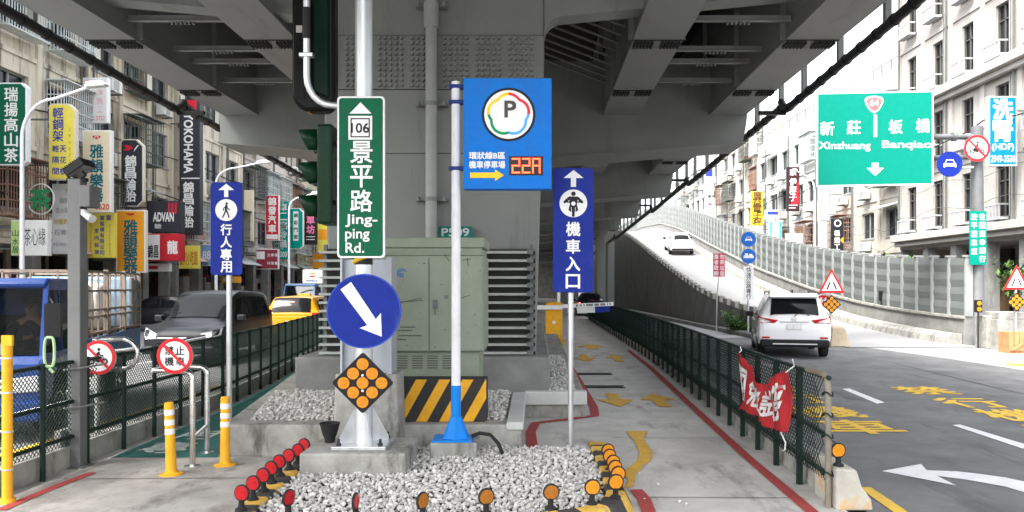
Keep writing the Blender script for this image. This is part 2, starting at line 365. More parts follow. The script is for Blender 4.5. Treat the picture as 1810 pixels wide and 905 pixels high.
def inside(p, poly):
    c = False; n = len(poly)
    for i in range(n):
        (x1, y1), (x2, y2) = poly[i], poly[(i+1) % n]
        if (y1 > p[1]) != (y2 > p[1]) and p[0] < (x2-x1)*(p[1]-y1)/(y2-y1)+x1: c = not c
    return c
bm = bmesh.new(); bmesh.ops.create_icosphere(bm, subdivisions=1, radius=1); ICV = [v.co.copy() for v in bm.verts]; ICF = [tuple(v.index for v in f.verts) for f in bm.faces]; bm.free()
def pebbles(name, poly, z, step, r0, r1, label):
    mb = MB(); xs = [p[0] for p in poly]; ys = [p[1] for p in poly]; y = min(ys)
    shapes = []
    for q in range(14):
        shapes.append([v*random.uniform(.78, 1.2) for v in ICV])
    while y < max(ys):
        x = min(xs)
        while x < max(xs):
            px, py = x+random.uniform(-.5, .5)*step, y+random.uniform(-.5, .5)*step
            if inside((px, py), poly):
                r = random.uniform(r0, r1); M = Matrix.Rotation(random.uniform(0, 6.3), 3, Vector((random.gauss(0, 1), random.gauss(0, 1), random.gauss(0, 1))).normalized()) @ Matrix.Diagonal((1.25, .9, .72))
                zz = z+random.uniform(-.016, .018)
                sh = random.choice(shapes)
                n = len(mb.v); mb.v += [(px+q.x*r, py+q.y*r, zz+q.z*r) for q in (M @ v for v in sh)]; mb.f += [tuple(i+n for i in f) for f in ICF]
            x += step
        y += step
    mb.m = [0]*len(mb.f)
    o = mb.build(name, M_GRAVEL, norm=False); o['kind'] = 'stuff'; o['label'] = label; o['category'] = 'gravel'; return o
GR = [(-2.24, 8.5), (-2.22, 6.9), (-2.19, 6.1), (-1.95, 5.8), (-1.3, 5.71), (-.85, 5.74), (-.4, 5.83), (.1, 5.98), (.38, 6.12), (.55, 6.4), (.62, 7.2), (.6, 8.48)]
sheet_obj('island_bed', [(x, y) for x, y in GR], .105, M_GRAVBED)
pebbles('gravel', GR, .125, .037, .014, .026, 'loose white pebbles filling the kerbed island in front of the concrete blocks')
pebbles('gravel', [(.86, 6.0), (1.5, 5.9), (1.3, 8.0), (.84, 8.2)], .014, .33, .012, .019, 'a few white pebbles spilled onto the path beside the striped kerb')
sheet_obj('road', [(5.6, 7.9), (8.2, 7.6), (8.4, 9.4), (5.7, 9.6)], .003, mat('asphalt_patch', (.145, .144, .143), .85, var=.2, scale=3, bump=.5, bscale=140))
strip('road_marking', [(3.6, 9.0), (3.75, 11), (3.6, 13.5), (3.85, 17), (3.7, 21)], .03, .0045, mat('crack_sealant', (.035, .035, .036), .7, var=.2))
strip('road_marking', [(8.6, 8.0), (8.75, 11), (8.55, 14), (8.8, 19)], .03, .0045, MATS['crack_sealant'])
for a, b_ in (((-4.6, 7.55), (-2.5, 7.6)), ((.95, 9.6), (2.3, 9.58)), ((.95, 15.6), (2.5, 15.58)), ((1.0, 6.9), (2.28, 6.88))):
    strip('paving_joint', [a, b_], .014, .0145, mat('joint_dark', (.12, .115, .105), .9, var=.3, scale=9))
PL = [(-3.47, 8.57), (-.15, 8.57), (-.15, 11.1), (.72, 11.1), (.70, 30), (-5.6, 22), (-4.95, 18.3), (-4.42, 14.7)]
ZP = .36
mb = MB(); mb.prism(PL, 0, ZP, 'z'); struct(mb.build('planter_terrace', M_CONC, bevel=.02))
mb = MB(); mb.box(-.32, -.13, 8.55, 11.0, .30, ZP+.03); mb.box(-.15, .74, 11.02, 11.2, .2, ZP+.03); struct(mb.build('planter_kerb', mat('pale_concrete', (.5, .5, .48), .8, var=.1, scale=3, dirt=((.33, .32, .3), 3, .6, (1, 1, .4))), bevel=.015))
pebbles('gravel', [(-3.25, 8.85), (-.36, 8.85), (-.36, 11.2), (-3.75, 11.2)], ZP+.012, .044, .016, .029, 'loose white pebbles on the raised terrace around the striped block')
pebbles('gravel', [(.02, 11.25), (.6, 11.25), (.6, 17), (.28, 17), (.28, 13)], ZP+.01, .05, .019, .03, 'loose white pebbles in a strip beside the concrete plinth')
mb = MB(); mb.box(-3.5, .22, 11.25, 21.5, ZP-.05, .86)
tag(mb.build('pier_plinth', M_CONC_DARK, bevel=.03), 'stained concrete plinth around the foot of the bridge pier', 'plinth')

# ================================================================== VIADUCT (grey steel elevated road)
vd = thing('viaduct', 'grey steel elevated road on a wide pier overhead', 'elevated road', (-1.5, 12, 0))
def vpart(mb, name, m, parent=None, **k):
    ox, oy = (-1.5, 12)
    mb.v = [(x-ox, y-oy, z) for x, y, z in mb.v]; return mb.build(name, m, parent or vd, **k)
GB = 6.0; TOP = 8.5
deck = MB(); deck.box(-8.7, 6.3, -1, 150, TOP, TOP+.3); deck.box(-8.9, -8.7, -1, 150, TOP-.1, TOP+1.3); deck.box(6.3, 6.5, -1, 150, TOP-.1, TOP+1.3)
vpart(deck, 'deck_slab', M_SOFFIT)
GXS = [(-7.5, -6.66), (-4.85, -3.98), (1.63, 2.47), (4.18, 5.06)]
for x0, x1 in GXS:
    g = MB(); g.box(x0, x1, -1, 150, GB, GB+.04); g.box(x0+.04, x0+.08, -1, 150, GB+.04, TOP); g.box(x1-.08, x1-.04, -1, 150, GB+.04, TOP)
    for y in range(1, 150, 3):                         # vertical stiffeners
        g.box(x0-.06, x0+.04, y, y+.03, GB+.04, TOP); g.box(x1-.04, x1+.06, y, y+.03, GB+.04, TOP)
    go = vpart(g, 'girder', M_STEEL2)
    for y in [9.8, 12.9, 16.2, 22.6, 25.5, 31.8, 40.5, 49, 57.5]:   # bolted splices under the bottom flange
        s = MB(); s.box(x0-.01, x1+.01, y-.02, y+.02, GB-.012, GB-.002); s.box(x0-.01, x1+.01, y+.42, y+.43, GB-.006, GB-.002)
        for q in range(14):
            if q in (6, 7): continue
            xx = lerp(x0+.05, x1-.05, q/13)
            for e in range(4): s.cyl((xx, y+.05+e*.08, GB-.005), (xx, y+.05+e*.08, GB-.06), .022, n=6)
        vpart(s, 'splice_bolts', M_BOLT, go, norm=False)
for xa, xb in ((-6.66, -4.85), (-3.98, -3.2), (2.47, 4.18)):     # light angle bars between the girders
    for y in [9.2, 11.0, 12.6, 14.2, 15.0, 16.4, 22, 24.5, 26, 30.5, 33, 36, 41, 50, 59]:
        b = MB(); b.box(xa, xb, y, y+.09, GB+.22, GB+.235); b.box(xa, xb, y+.04, y+.05, GB+.235, GB+.32)
        xm = (xa+xb)/2
        for q in range(6): b.cyl((xm-.18+q*.07, y+.045, GB+.22), (xm-.18+q*.07, y+.045, GB+.17), .02, n=6)
        vpart(b, 'cross_brace', M_STEEL2)
b = MB()                                                 # sloping ribs between pier and inner girder
for k in range(13):
    y = 12.2+k*.5; b = MB(); b.tube([(.14, y, 7.25-.0*k), (1.66, y+.25, 6.75)], .025, 6); vpart(b, 'rib_bar', M_STEEL2); b = MB(); b.tube([(-3.3, y, 7.25), (-3.98, y+.1, 6.95)], .025, 6); vpart(b, 'rib_bar', M_STEEL2)
PX0, PX1 = -3.27, .14
pr = MB(); pr.prism([(PX0+.1, .8), (PX1-.13, .8), (PX1, 5.4), (PX1, TOP), (PX0, TOP), (PX0, 5.4)], 11.9, 15.6)
pier = vpart(pr, 'pier', M_STEEL, bevel=.04)
sp = MB()
z0, z1 = PZ(157, 11.88), PZ(63, 11.88); sp.box(PX0+.03, PX1-.03, 11.875, 11.9, z0, z1)
for gi in range(8):
    for c in range(5):
        for r in range(10):
            x = PX(1630 if 0 else 940, 11.87)-gi*.50-c*.085; z = lerp(z0+.045, z1-.045, r/9)
            if x > PX0+.05: sp.cyl((x, 11.876, z), (x, 11.825, z), .03, .022, n=8)
spo = vpart(sp, 'splice_plate', M_STEEL, pier)
sm = MB(); sm.box(PX0+.0, PX1, 11.892, 11.8995, z0-.014, z0-.004); sm.box(PX0, PX1, 11.892, 11.8995, z1+.004, z1+.012); sm.box(PX0, PX1, 11.893, 11.899, 3.93, 3.94); vpart(sm, 'weld_seam', M_BOLT, pier)
# cap beam at the pier: arms with a rounded haunch
cb = MB()
def haunch(x, dx, z, r=.3):
    return [(x+dx*(r-r*cos(a*pi/2/6)), z-r+r*sin(a*pi/2/6)) for a in range(7)]
cb.prism([(PX1+.001, TOP), (PX1+.001, 5.75)]+haunch(PX1+.001, 1, 6.05)[1:]+[(6.2, 6.62), (6.2, TOP)], 11.9, 12.3)
vpart(cb, 'cap_beam', M_STEEL); cb = MB()
cb.prism([(PX0-.001, TOP), (PX0-.001, 5.75)]+haunch(PX0-.001, -1, 6.05)[1:]+[(-8.6, 6.5), (-8.6, TOP)], 11.9, 12.3)
vpart(cb, 'cap_beam', M_STEEL)
for y in (18.6, 28.6, 37.5, 46, 54.5, 63, 72, 84, 98, 115):
    c = MB(); c.prism([(-7.55, 5.36), (-3.2, 4.97), (.2, 4.97), (5.0, 5.36), (5.1, 5.95), (5.1, 6.62), (4.2, 7.3), (-6.7, 7.3), (-7.6, 6.62), (-7.6, 5.95)], y, y+1.3)
    c.prism([(-7.6, 5.32), (-3.2, 4.93), (.2, 4.93), (5.05, 5.32), (5.05, 5.355), (.2, 4.965), (-3.2, 4.965), (-7.6, 5.355)], y-.1, y+1.4)
    vpart(c, 'cap_beam', M_STEEL)
for x0, x1, y0, y1 in ((-3.0, -.1, 37.2, 40), (-3.0, -.1, 63, 65.5), (3.95, 4.55, 50, 50.8), (5.42, 5.95, 58, 58.8), (-3.0, -.1, 84, 87)):
    c = MB(); c.box(x0, x1, y0, y1, 0, 5.2); vpart(c, 'pier', M_STEEL, bevel=.06)
c = MB(); c.box(-9, 6.6, 118, 120, 0, 6.4); vpart(c, 'far_dark_wall', M_CONC_DARK)  # added dark wall, closes the bright gap under the far deck
# drain pipes along both edges
for sx, l in ((5.6, 'black drain pipe slung along the right edge of the elevated road'), (-8.0, 'black drain pipe slung along the left edge of the elevated road')):
    t = thing('drain_pipe', l, 'pipe', (sx, 12, 0))
    for a, b_ in (((-1, 6.6), (17.2, 5.83)), ((17.6, 5.95), (28.2, 5.6)), ((28.6, 5.72), (37, 5.45)), ((37.4, 5.55), (54, 5.2)), ((54.4, 5.3), (80, 4.9))):
        p = MB(); p.tube([(0, a[0]-12, a[1]), (0, b_[0]-12, b_[1])], .085, 10)
        y = a[0]
        while y < b_[0]-.3:
            z = lerp(a[1], b_[1], (y-a[0])/(b_[0]-a[0])); h = MB(); h.box(-.05, .05, y-12-.05, y-12+.05, z-.02, TOP); h.build('hanger', M_STEEL, t)
            y += 1.9
        y = a[0]
        while y < b_[0]-.1:
            z = lerp(a[1], b_[1], (y-a[0])/(b_[0]-a[0])); p.cyl((0, y-12, z), (0, y-12+.06, z-.002), .1, n=10); y += .62
        p.tube([(0, b_[0]-12, b_[1]), (0, b_[0]+.25-12, b_[1]+.12), (0, b_[0]+.4-12, b_[1]+.25)], .085, 10); p.build('pipe_section', M_BLACK, t, smooth=True)
    s = -1 if sx > 0 else 1
    for y in (17.3, 28.3, 37.2, 54.2): br = MB(); br.box(min(0, s*.6), max(0, s*.6), y-12-.05, y-12+.05, 5.72, 5.80); br.build('branch_arm', M_BLACK, t)
    rb = MB()
    for k in range(70): rb.box(min(0, s*.45), max(0, s*.45), -2+k*.75, -2+k*.75+.05, TOP-.35, TOP-.28)
    rb.build('edge_ribs', M_GREENSIGN2 if sx > 0 else M_STEEL, t)
# grey drain pipe running down the pier face
t = thing('downpipe', 'grey drainpipe running down the front of the bridge pier', 'pipe', (PX(762, 11.7), 11.72, 2.4))
p = MB(); p.cyl((0, 0, 0), (0, 0, 6), .088, n=16); p.cyl((0, 0, PZ(50, 11.72)-2.4), (0, 0, PZ(5, 11.72)-2.4), .115, n=16); p.build('pipe_run', mat('grey_pipe', (.33, .34, .32), .5, var=.1), t, smooth=True)
for py in (352, 183, 8):
    p = MB(); z = PZ(py, 11.7)-2.4; p.cyl((0, 0, z-.03), (0, 0, z+.03), .1, n=16); p.box(-.24, .24, .02, .16, z-.02, z+.02); p.box(-.22, -.18, -.06, .1, z-.035, z+.035); p.box(.18, .22, -.06, .1, z-.035, z+.035); p.build('pipe_clamp', M_STEEL, t)
# floodlights under the deck
for (px, py, Y, l) in ((1132, 146, 16.0, 'black floodlight under the right inner girder'), (1062, 286, 24.5, 'black floodlight farther back under the bridge'), ):
    x, z = PX(px, Y), PZ(py, Y); t = thing('floodlight', l, 'floodlight', (x, Y, z))
    p = MB(); p.box(-.26, .26, -.1, .12, -.07, .05); p.build('lamp_housing', M_BLACK, t, bevel=.01)
    p = MB(); p.box(-.24, .24, -.112, .09, -.085, -.072); p.build('lamp_glass', M_LAMP, t)
    p = MB(); p.box(-.16, -.12, -.02, .02, .05, GB-z); p.box(.2, .24, -.02, .02, .05, GB-z); p.build('bracket', M_BOLT, t)
# louvre screen round the pier foot
t = thing('louvre_screen', 'grey slatted metal screen round the pier foot behind the cabinet', 'screen', (-1.5, 11.6, .86))
p = MB(); p2 = MB()
for k in range(13):
    z = .02+k*.125
    p.box(-1.72, 1.50, -.10, .02, z, z+.035); p.box(1.47, 1.50, -.10, 3.8, z, z+.035)
    p2.box(1.38, 1.46, -.13, -.102, z-.01, z+.06)
p.build('slats', mat('louvre_grey_green', (.40, .42, .39), .5, var=.15), t)
p = MB()
for x in (-1.68, -.8, .72, 1.42): p.box(x, x+.05, .022, .07, -.0, 1.66)
p.build('upright', M_GREYPOST, t); p2.build('slat_end_clips', M_GREYPOST, t)
p = MB(); p.box(-1.7, 1.46, .12, .14, 0, 1.6); p.build('gap_shade_sheet', mat('gap_shade_dark', (.06, .065, .06), .8), t)  # added dark sheet, imitates the shade in the gaps between slats

# ================================================================== FLYOVER RAMP with parapets and noise barrier
RT = [(23.6, .0, 9.6, 13.7), (27, .1, 9.2, 13.4), (31, .35, 8.5, 13.0), (36, .95, 8.0, 12.7), (43, 2.0, 7.95, 12.35), (50, 3.2, 7.85, 12.3), (56, 4.2, 7.85, 12.3), (62, 5.2, 7.8, 12.45), (69, 6.2, 7.8, 12.7), (80, 7.5, 7.9, 13.0), (95, 8.3, 8.1, 13.2), (125, 8.6, 8.3, 13.4)]
def rsm(y, k): return (interp(RT, y-1.6, k)+interp(RT, y, k)*2+interp(RT, y+1.6, k))/4
YS = [23.6+.9*i for i in range(112)]
mb = MB(); n = len(YS)
mb.v = [(rsm(y, 2), y, rsm(y, 1)+.008) for y in YS]+[(rsm(y, 3), y, rsm(y, 1)+.008) for y in YS]
mb.f = [(i, i+1, n+i+1, n+i) for i in range(n-1)]; mb.m = [0]*len(mb.f); struct(mb.build('ramp_road', mat('ramp_concrete_road', (.27, .27, .27), .8, var=.1, scale=.8), smooth=True))
def loft(rows):
    mb = MB(); k = len(rows[0]); mb.v = [p for r in rows for p in r]
    for i in range(len(rows)-1): mb.f += [(i*k+j, i*k+(j+1) % k, (i+1)*k+(j+1) % k, (i+1)*k+j) for j in range(k)]
    mb.f += [tuple(range(k))[::-1], tuple(range((len(rows)-1)*k, len(rows)*k))]; mb.m = [0]*len(mb.f); return mb
M_RWALL = mat('sooty_ramp_concrete', (.15, .15, .145), .9, var=.25, scale=1.2, dirt=((.08, .08, .076), 1.2, .54, (1, 1, .15)))
t = thing('ramp_wall', 'dark stained concrete side wall of the rising flyover ramp', 'ramp wall')
YL = [y for y in YS if y > 26.5]
loft([[(rsm(y, 2)-.35, y, 0), (rsm(y, 2), y, 0), (rsm(y, 2), y, rsm(y, 1)+.55), (rsm(y, 2)-.22, y, rsm(y, 1)+.55), (rsm(y, 2)-.3, y, rsm(y, 1)-.1)] for y in YL]).build('side_wall', M_RWALL, t, smooth=True)
p = MB()
for i, y in enumerate(YL[:-1]):
    a, b_ = y+.06, y+.55
    p.add([(rsm(q, 2)+dx, q, rsm(q, 1)+dz) for q in (a, b_) for dx, dz in ((-.24, .55), (-.02, .55), (-.02, .78), (-.24, .78))], [(0, 1, 2, 3), (4, 7, 6, 5), (0, 4, 5, 1), (1, 5, 6, 2), (2, 6, 7, 3), (3, 7, 4, 0)])
p.build('kerb_blocks', M_CONC, t)
t = thing('noise_barrier', 'grey panelled noise barrier on a concrete wall along the ramp', 'noise barrier')
YR = [y for y in YS if y > 24]
loft([[(rsm(y, 3)-.05, y, rsm(y, 1)-.3), (rsm(y, 3)+.35, y, -.02), (rsm(y, 3)+.3, y, rsm(y, 1)+.82), (rsm(y, 3)+.0, y, rsm(y, 1)+.82)] for y in YR]).build('wall_base', M_CONC_DARK, t, smooth=True)
loft([[(rsm(y, 3)-.07, y, rsm(y, 1)+.822), (rsm(y, 3)+.36, y, rsm(y, 1)+.822), (rsm(y, 3)+.36, y, rsm(y, 1)+.9), (rsm(y, 3)-.07, y, rsm(y, 1)+.9)] for y in YR]).build('coping', M_CONC, t, smooth=True)
kb = MB()
for y in YR:
    a, b_ = y+.03, y+.87
    kb.add([(rsm(q, 3)+dx, q, rsm(q, 1)+dz) for q in (a, b_) for dx, dz in ((-.55, 0), (-.06, 0), (-.06, .34), (-.4, .34), (-.5, .22))], [(0, 1, 2, 3, 4), (9, 8, 7, 6, 5), (0, 5, 6, 1), (1, 6, 7, 2), (2, 7, 8, 3), (3, 8, 9, 4), (4, 9, 5, 0)])
kb.build('kerb_stones', M_CONC, t)
pm = mat('barrier_grey', (.135, .15, .145), .6, var=.09, scale=1.2, dirt=((.10, .11, .105), 1.5, .6, (1, 1, .3)))
ph = MB()
for i, y in enumerate(YR[:-1]):
    for r in range(4):
        z0 = .91+r*.46; a, b_ = y+.05, y+.9
        ph.add([(rsm(q, 3)+dx, q, rsm(q, 1)+dz) for q in (a, b_) for dx, dz in ((.08, z0), (.2, z0), (.2, z0+.452), (.08, z0+.452), (.05, z0+.226))], [(0, 1, 2, 3, 4), (9, 8, 7, 6, 5), (0, 5, 6, 1), (1, 6, 7, 2), (2, 7, 8, 3), (3, 8, 9, 4), (4, 9, 5, 0)])
ph.build('panels', pm, t)
for i, y in enumerate(YR[:85]):
    x, z = rsm(y, 3), rsm(y, 1); q = MB(); q.box(x+.0, x+.24, y-.045, y+.045, z+.9, z+2.78); q.box(x-.06, x+.26, y-.06, y+.06, z+2.78, z+2.84); q.build('post', mat('barrier_post', (.27, .28, .275), .5), t)
# end of the barrier by the gantry
q = MB(); q.box(13.55, 14.05, 23.2, 23.85, 0, 1.0); q.build('end_block', M_CONC, t, bevel=.03)
# ================================================================== BUILDINGS
M_FAC = [mat('weathered_render', (.62, .57, .46), .85, var=.22, scale=1.2, streak=(1, 1, .14), dirt=((.12, .105, .085), 1.5, .495, (1, 1.2, .11)), bump=.15, bscale=30),
         mat('grimy_cream_render', (.60, .54, .42), .85, var=.15, scale=1.2, streak=(1, 1, .14), dirt=((.14, .12, .09), 1.4, .505, (1, 1.2, .11)), bump=.15, bscale=30),
         mat('pinkish_grey_render', (.52, .46, .41), .85, var=.15, scale=1.2, streak=(1, 1, .14), dirt=((.2, .175, .155), 1.2, .56, (1, 1.2, .11)), bump=.15, bscale=30),
         mat('pale_cream_render', (.6, .55, .43), .85, var=.1, scale=1.2, streak=(1, 1, .14), dirt=((.36, .32, .26), 1.2, .6, (1, 1.2, .11)))]
M_STONE = mat('white_stone_cladding', (.37, .345, .32), .75, var=.12, scale=1.5, dirt=((.26, .25, .24), 1.2, .62, (1, 1, .2)))
M_BEIGE = mat('beige_tile', (.40, .37, .32), .8, var=.12, scale=1.5, dirt=((.22, .19, .16), 1.1, .58, (1, 1, .2)))
M_WRENDER = mat('white_render', (.52, .52, .50), .8, var=.08, scale=1.5, dirt=((.34, .34, .32), 1.1, .6, (1, 1, .2)))
M_FRAMES = mat('window_frame_grey', (.28, .29, .29), .5, var=.1)
M_FRAMED = mat('window_frame_dark', (.09, .085, .08), .5, var=.1)
M_CAGEG = mat('cage_grey_paint', (.52, .56, .55), .6, var=.15)
M_CAGER = mat('cage_rusty_red', (.26, .15, .11), .8, var=.25, scale=6)
M_CAGED = mat('cage_dark_iron', (.11, .12, .11), .7, var=.2)
M_ACW = mat('air_conditioner_white', (.6, .6, .57), .5, var=.1)
M_SHOP = [mat('shop_dark', (.03, .028, .026), .6, var=.4), mat('shop_redbrown', (.16, .05, .035), .6, var=.3), mat('shop_white_goods', (.45, .44, .42), .6, var=.2), mat('shop_red_goods', (.4, .04, .035), .5, var=.2), mat('shop_timber', (.25, .16, .08), .6, var=.2)]
M_AWN = mat('corrugated_awning', (.34, .36, .35), .6, var=.2, scale=3)
M_AWNP = mat('faded_pink_awning', (.55, .36, .34), .7, var=.15)

def facade(label, xf, d, y0, y1, gf, fh, nf, bay, ww, wh, wm, seed, cage=.5, ac=.4, awn=.3, depth=11, bands=(), balus=False, winm=None, shop=True, name='apartment_building', roofsheds=True):
    R = random.Random(seed); t = thing(name, label, 'building', (xf, y0, 0)); Ln = y1-y0; H = gf+nf*fh
    def B(mb, o0, o1, u0, u1, z0, z1): return mb.box(min(d*o0, d*o1), max(d*o0, d*o1), u0, u1, z0, z1)
    nb = max(1, round(Ln/bay)); bw = Ln/nb; winm = winm or M_FRAMES
    wl = MB(); B(wl, -depth, -.3, 0, Ln, gf, H); B(wl, -depth, -3.2, .01, Ln-.01, 0, gf); B(wl, -3.3, 0, 0, Ln, gf-.35, gf-.001)
    for f in range(nf):
        z = gf+f*fh; s = z+(fh-wh)*.55
        B(wl, -.3, 0, 0, Ln, z, s); B(wl, -.3, 0, 0, Ln, s+wh, z+fh)
        for b in range(nb+1):
            u0 = 0 if b == 0 else b*bw-(bw-ww)/2; u1 = Ln if b == nb else b*bw+(bw-ww)/2
            B(wl, -.3, 0, u0, u1, s, s+wh)
        B(wl, 0, .07, 0, Ln, z-.12, z+.04)
    B(wl, -.32, .0, 0, Ln, H, H+.9)
    for b in range(nb+1): B(wl, 0.002, .10, max(0, b*bw-.16), min(Ln, b*bw+.16), gf+.05, H-.1)
    wall = wl.build('wall', wm, t)
    for z, o, hh in bands:
        q = MB(); B(q, .101, o, 0, Ln, z, z+hh); B(q, .101, o*.6, 0, Ln, z-.25, z-.003); q.build('cornice', wm, t, bevel=.03)
    for b in range(nb+1):
        q = MB(); B(q, -.55, -.05, max(0, b*bw-.25), min(Ln, b*bw+.25), 0, gf-.352); q.build('column', M_CONC_DARK, t)
    for f in range(nf):
        z = gf+f*fh; s = z+(fh-wh)*.55
        for b in range(nb):
            c = (b+.5)*bw; a0, a1 = c-ww/2, c+ww/2; fr = MB(); e = .06
            B(fr, -.2, -.12, a0, a0+e, s, s+wh); B(fr, -.2, -.12, a1-e, a1, s, s+wh); B(fr, -.2, -.12, a0+e, a1-e, s, s+e); B(fr, -.2, -.12, a0+e, a1-e, s+wh-e, s+wh)
            B(fr, -.19, -.13, c-.03, c+.03, s+e, s+wh-e)
            if wh > 1.8: B(fr, -.19, -.13, a0+e, a1-e, s+wh*.68, s+wh*.68+.05)
            B(fr, -.1, .06, a0-.06, a1+.06, s-.07, s-.004)
            wi = fr.build('window', winm, t); p = MB(); B(p, -.24, -.21, a0, a1, s, s+wh); p.build('pane', M_WIN, wi)
            if balus:
                q = MB(); B(q, .11, .5, a0-.15, a1+.15, s-.16, s-.05); B(q, .44, .5, a0-.15, a1+.15, s+.45, s+.52)
                for k in range(6): B(q, .45, .49, lerp(a0-.12, a1+.08, k/5), lerp(a0-.12, a1+.08, k/5)+.05, s-.05, s+.45)
                B(q, .12, .45, a0-.15, a0-.1, s+.45, s+.52); B(q, .12, .45, a1+.1, a1+.15, s+.45, s+.52)
                q.build('balustrade', mat('balustrade_grey', (.36, .37, .38), .6), t)
            r = R.random()
            if r < cage:
                m = R.choice([M_CAGEG, M_CAGEG, M_CAGED, M_CAGEG, M_CAGED, M_CAGEG, M_CAGER]); q = MB(); o1 = R.uniform(.55, .95); w0, w1 = a0-.18, a1+.18; zb, zt = s-.3, s+wh+.12
                nbar = int((w1-w0)/.14)
                for k in range(nbar+1): u = lerp(w0, w1, k/nbar); B(q, o1-.02, o1, u-.012, u+.012, zb, zt)
                for k in range(5):
                    for u in (w0, w1): B(q, .1+k*(o1-.1)/5, .12+k*(o1-.1)/5, u-.012, u+.012, zb, zt)
                for k in range(5): zz = lerp(zb, zt, k/4); B(q, o1-.03, o1+.01, w0, w1, zz-.018, zz+.018); B(q, .1, o1, w0-.015, w0+.015, zz-.018, zz+.018); B(q, .1, o1, w1-.015, w1+.015, zz-.018, zz+.018)
                B(q, .1, o1, w0, w1, zb-.03, zb); B(q, .1, o1+.12, w0-.1, w1+.1, zt, zt+.04)
                q.build('window_cage', m, t, norm=False)
                if R.random() < .4:
                    q = MB(); B(q, .15, o1-.1, c-.5, c+.3, zb, zb+R.uniform(.2, .5)); B(q, .2, o1-.15, c+.4, c+.6, zb, zb+R.uniform(.2, .7)); q.build('stored_goods', R.choice(M_SHOP), t)
            elif r < cage+ac:
                u = c+R.uniform(-.4, .4); zz = s-.75; q = MB(); B(q, .11, .55, u-.38, u+.38, zz, zz+.55); a = q.build('air_conditioner', M_ACW, t, bevel=.02)
                q = MB(); x = d*.552
                for k in range(8): B(q, .551, .56, u-.3, u+.14, zz+.07+k*.055, zz+.085+k*.055)
                q.build('grille', M_FRAMED, a); q = MB(); B(q, .02, .6, u-.34, u-.3, zz-.06, zz-.005); q.build('bracket', M_CAGED, a); q = MB(); B(q, .02, .6, u+.3, u+.34, zz-.06, zz-.005); q.build('bracket', M_CAGED, a)
            if R.random() < awn:
                q = MB(); w0, w1 = a0-.3, a1+.3; zt = s+wh+.25; nn = int((w1-w0)/.09)
                for k in range(nn):
                    u = lerp(w0, w1, k/nn); u2 = lerp(w0, w1, (k+1)/nn); um = (u+u2)/2
                    q.add([(d*.11, u, zt), (d*.11, um, zt+.03), (d*.95, um, zt-.25), (d*.95, u, zt-.28), (d*.11, u2, zt), (d*.95, u2, zt-.28)], [(0, 1, 2, 3), (1, 4, 5, 2)])
                q.build('awning', M_AWN, t, norm=False)
    q = MB()                                            # drain pipes and wires on the front
    for b in range(0, nb+1, 2):
        u = min(Ln-.2, b*bw+.25); q.tube([(d*.17, u, gf-.2), (d*.17, u, H+.2)], .05, 6); u = min(Ln-.2, b*bw+.5); q.tube([(d*.15, u, gf), (d*.15, u, H)], .02, 5)
    for k in range(3):
        pts = [(d*(.2+.05*k), lerp(0, Ln, i/14), gf+fh*(.05+.35*k)+.15*sin(i*1.3+k)) for i in range(15)]; q.tube(pts, .015, 5)
    q.build('pipes_and_wires', M_CAGED, t)
    if shop:
        for b in range(nb):
            c0, c1 = b*bw+.27, (b+1)*bw-.27
            q = MB(); B(q, -3.19, -3.0, c0, c1, .13, gf-.5)
            for k in range(14):
                q.mi = R.randrange(5); u = R.uniform(c0, c1-.8); zz = R.choice([.14, .6, 1.1, 1.6, 2.1]); o = R.uniform(-2.9, -.8); B(q, o-.4, o, u, u+R.uniform(.25, .8), zz, zz+R.uniform(.2, .5))
            q.mi = R.choice([1, 2, 4]); B(q, -1.4, -1.2, c0+.2, c0+.35+R.random(), .13, 2.4)
            q.build('shopfront', M_SHOP, t)
            if not balus and R.random() < .75:
                q = MB(); zt = gf-.1; o1 = R.uniform(.9, 1.6); nn = 14
                for k in range(nn):
                    u = lerp(c0-.2, c1+.2, k/nn); u2 = lerp(c0-.2, c1+.2, (k+1)/nn); um = (u+u2)/2
                    q.add([(d*.08, u, zt), (d*.08, um, zt+.04), (d*o1, um, zt-.46), (d*o1, u, zt-.5), (d*.08, u2, zt), (d*o1, u2, zt-.5)], [(0, 1, 2, 3), (1, 4, 5, 2)])
                q.build('awning', R.choice([M_AWN, M_AWN, M_AWNP]), t, norm=False)
    if roofsheds:
        q = MB(); B(q, -5, -1.2, Ln*.15, Ln*.7, H+.0, H+2.2); q.build('roof_shed', M_AWN, t)
        q = MB()
        for k in range(9): u = Ln*k/8.5; q.tube([(d*-.2, u, H+.9), (d*-.2, u, H+1.6)], .03, 5)
        q.tube([(d*-.2, 0, H+1.6), (d*-.2, Ln*.95, H+1.6)], .03, 5); q.build('roof_railing', M_CAGED, t)
    else:
        q = MB(); B(q, -depth+.5, -.5, .4, Ln-.4, H, H+.35); q.build('roof', wm, t)
    return t

facade('grimy beige block with grey window cages behind the green tea sign', -18, 1, 14, 30.8, 3.7, 3.15, 4, 2.6, 1.75, 1.6, M_FAC[0], 3, cage=.42, ac=.3, awn=.35)
facade('streaked concrete block with rusty cages behind the yellow music shop signs', -18, 1, 31, 38.3, 3.7, 3.1, 3, 2.4, 1.6, 1.6, M_FAC[1], 11, cage=.5, ac=.3, awn=.4)
facade('weathered block behind the tall black tyre shop sign', -17.8, 1, 38.5, 46.8, 3.7, 3.1, 3, 2.8, 1.8, 1.6, M_FAC[0], 21, cage=.45, ac=.3, awn=.3)
facade('pinkish grey block behind the blue pedestrian sign', -18, 1, 47, 58, 3.7, 3.1, 3, 3, 1.9, 1.5, M_FAC[2], 34, cage=.45, ac=.4, awn=.4)
facade('pale cream block above the red and green hanging signs', -18.2, 1, 58.2, 73, 3.7, 3.1, 3, 3, 1.8, 1.5, M_FAC[3], 45, cage=.4, ac=.5, awn=.4)
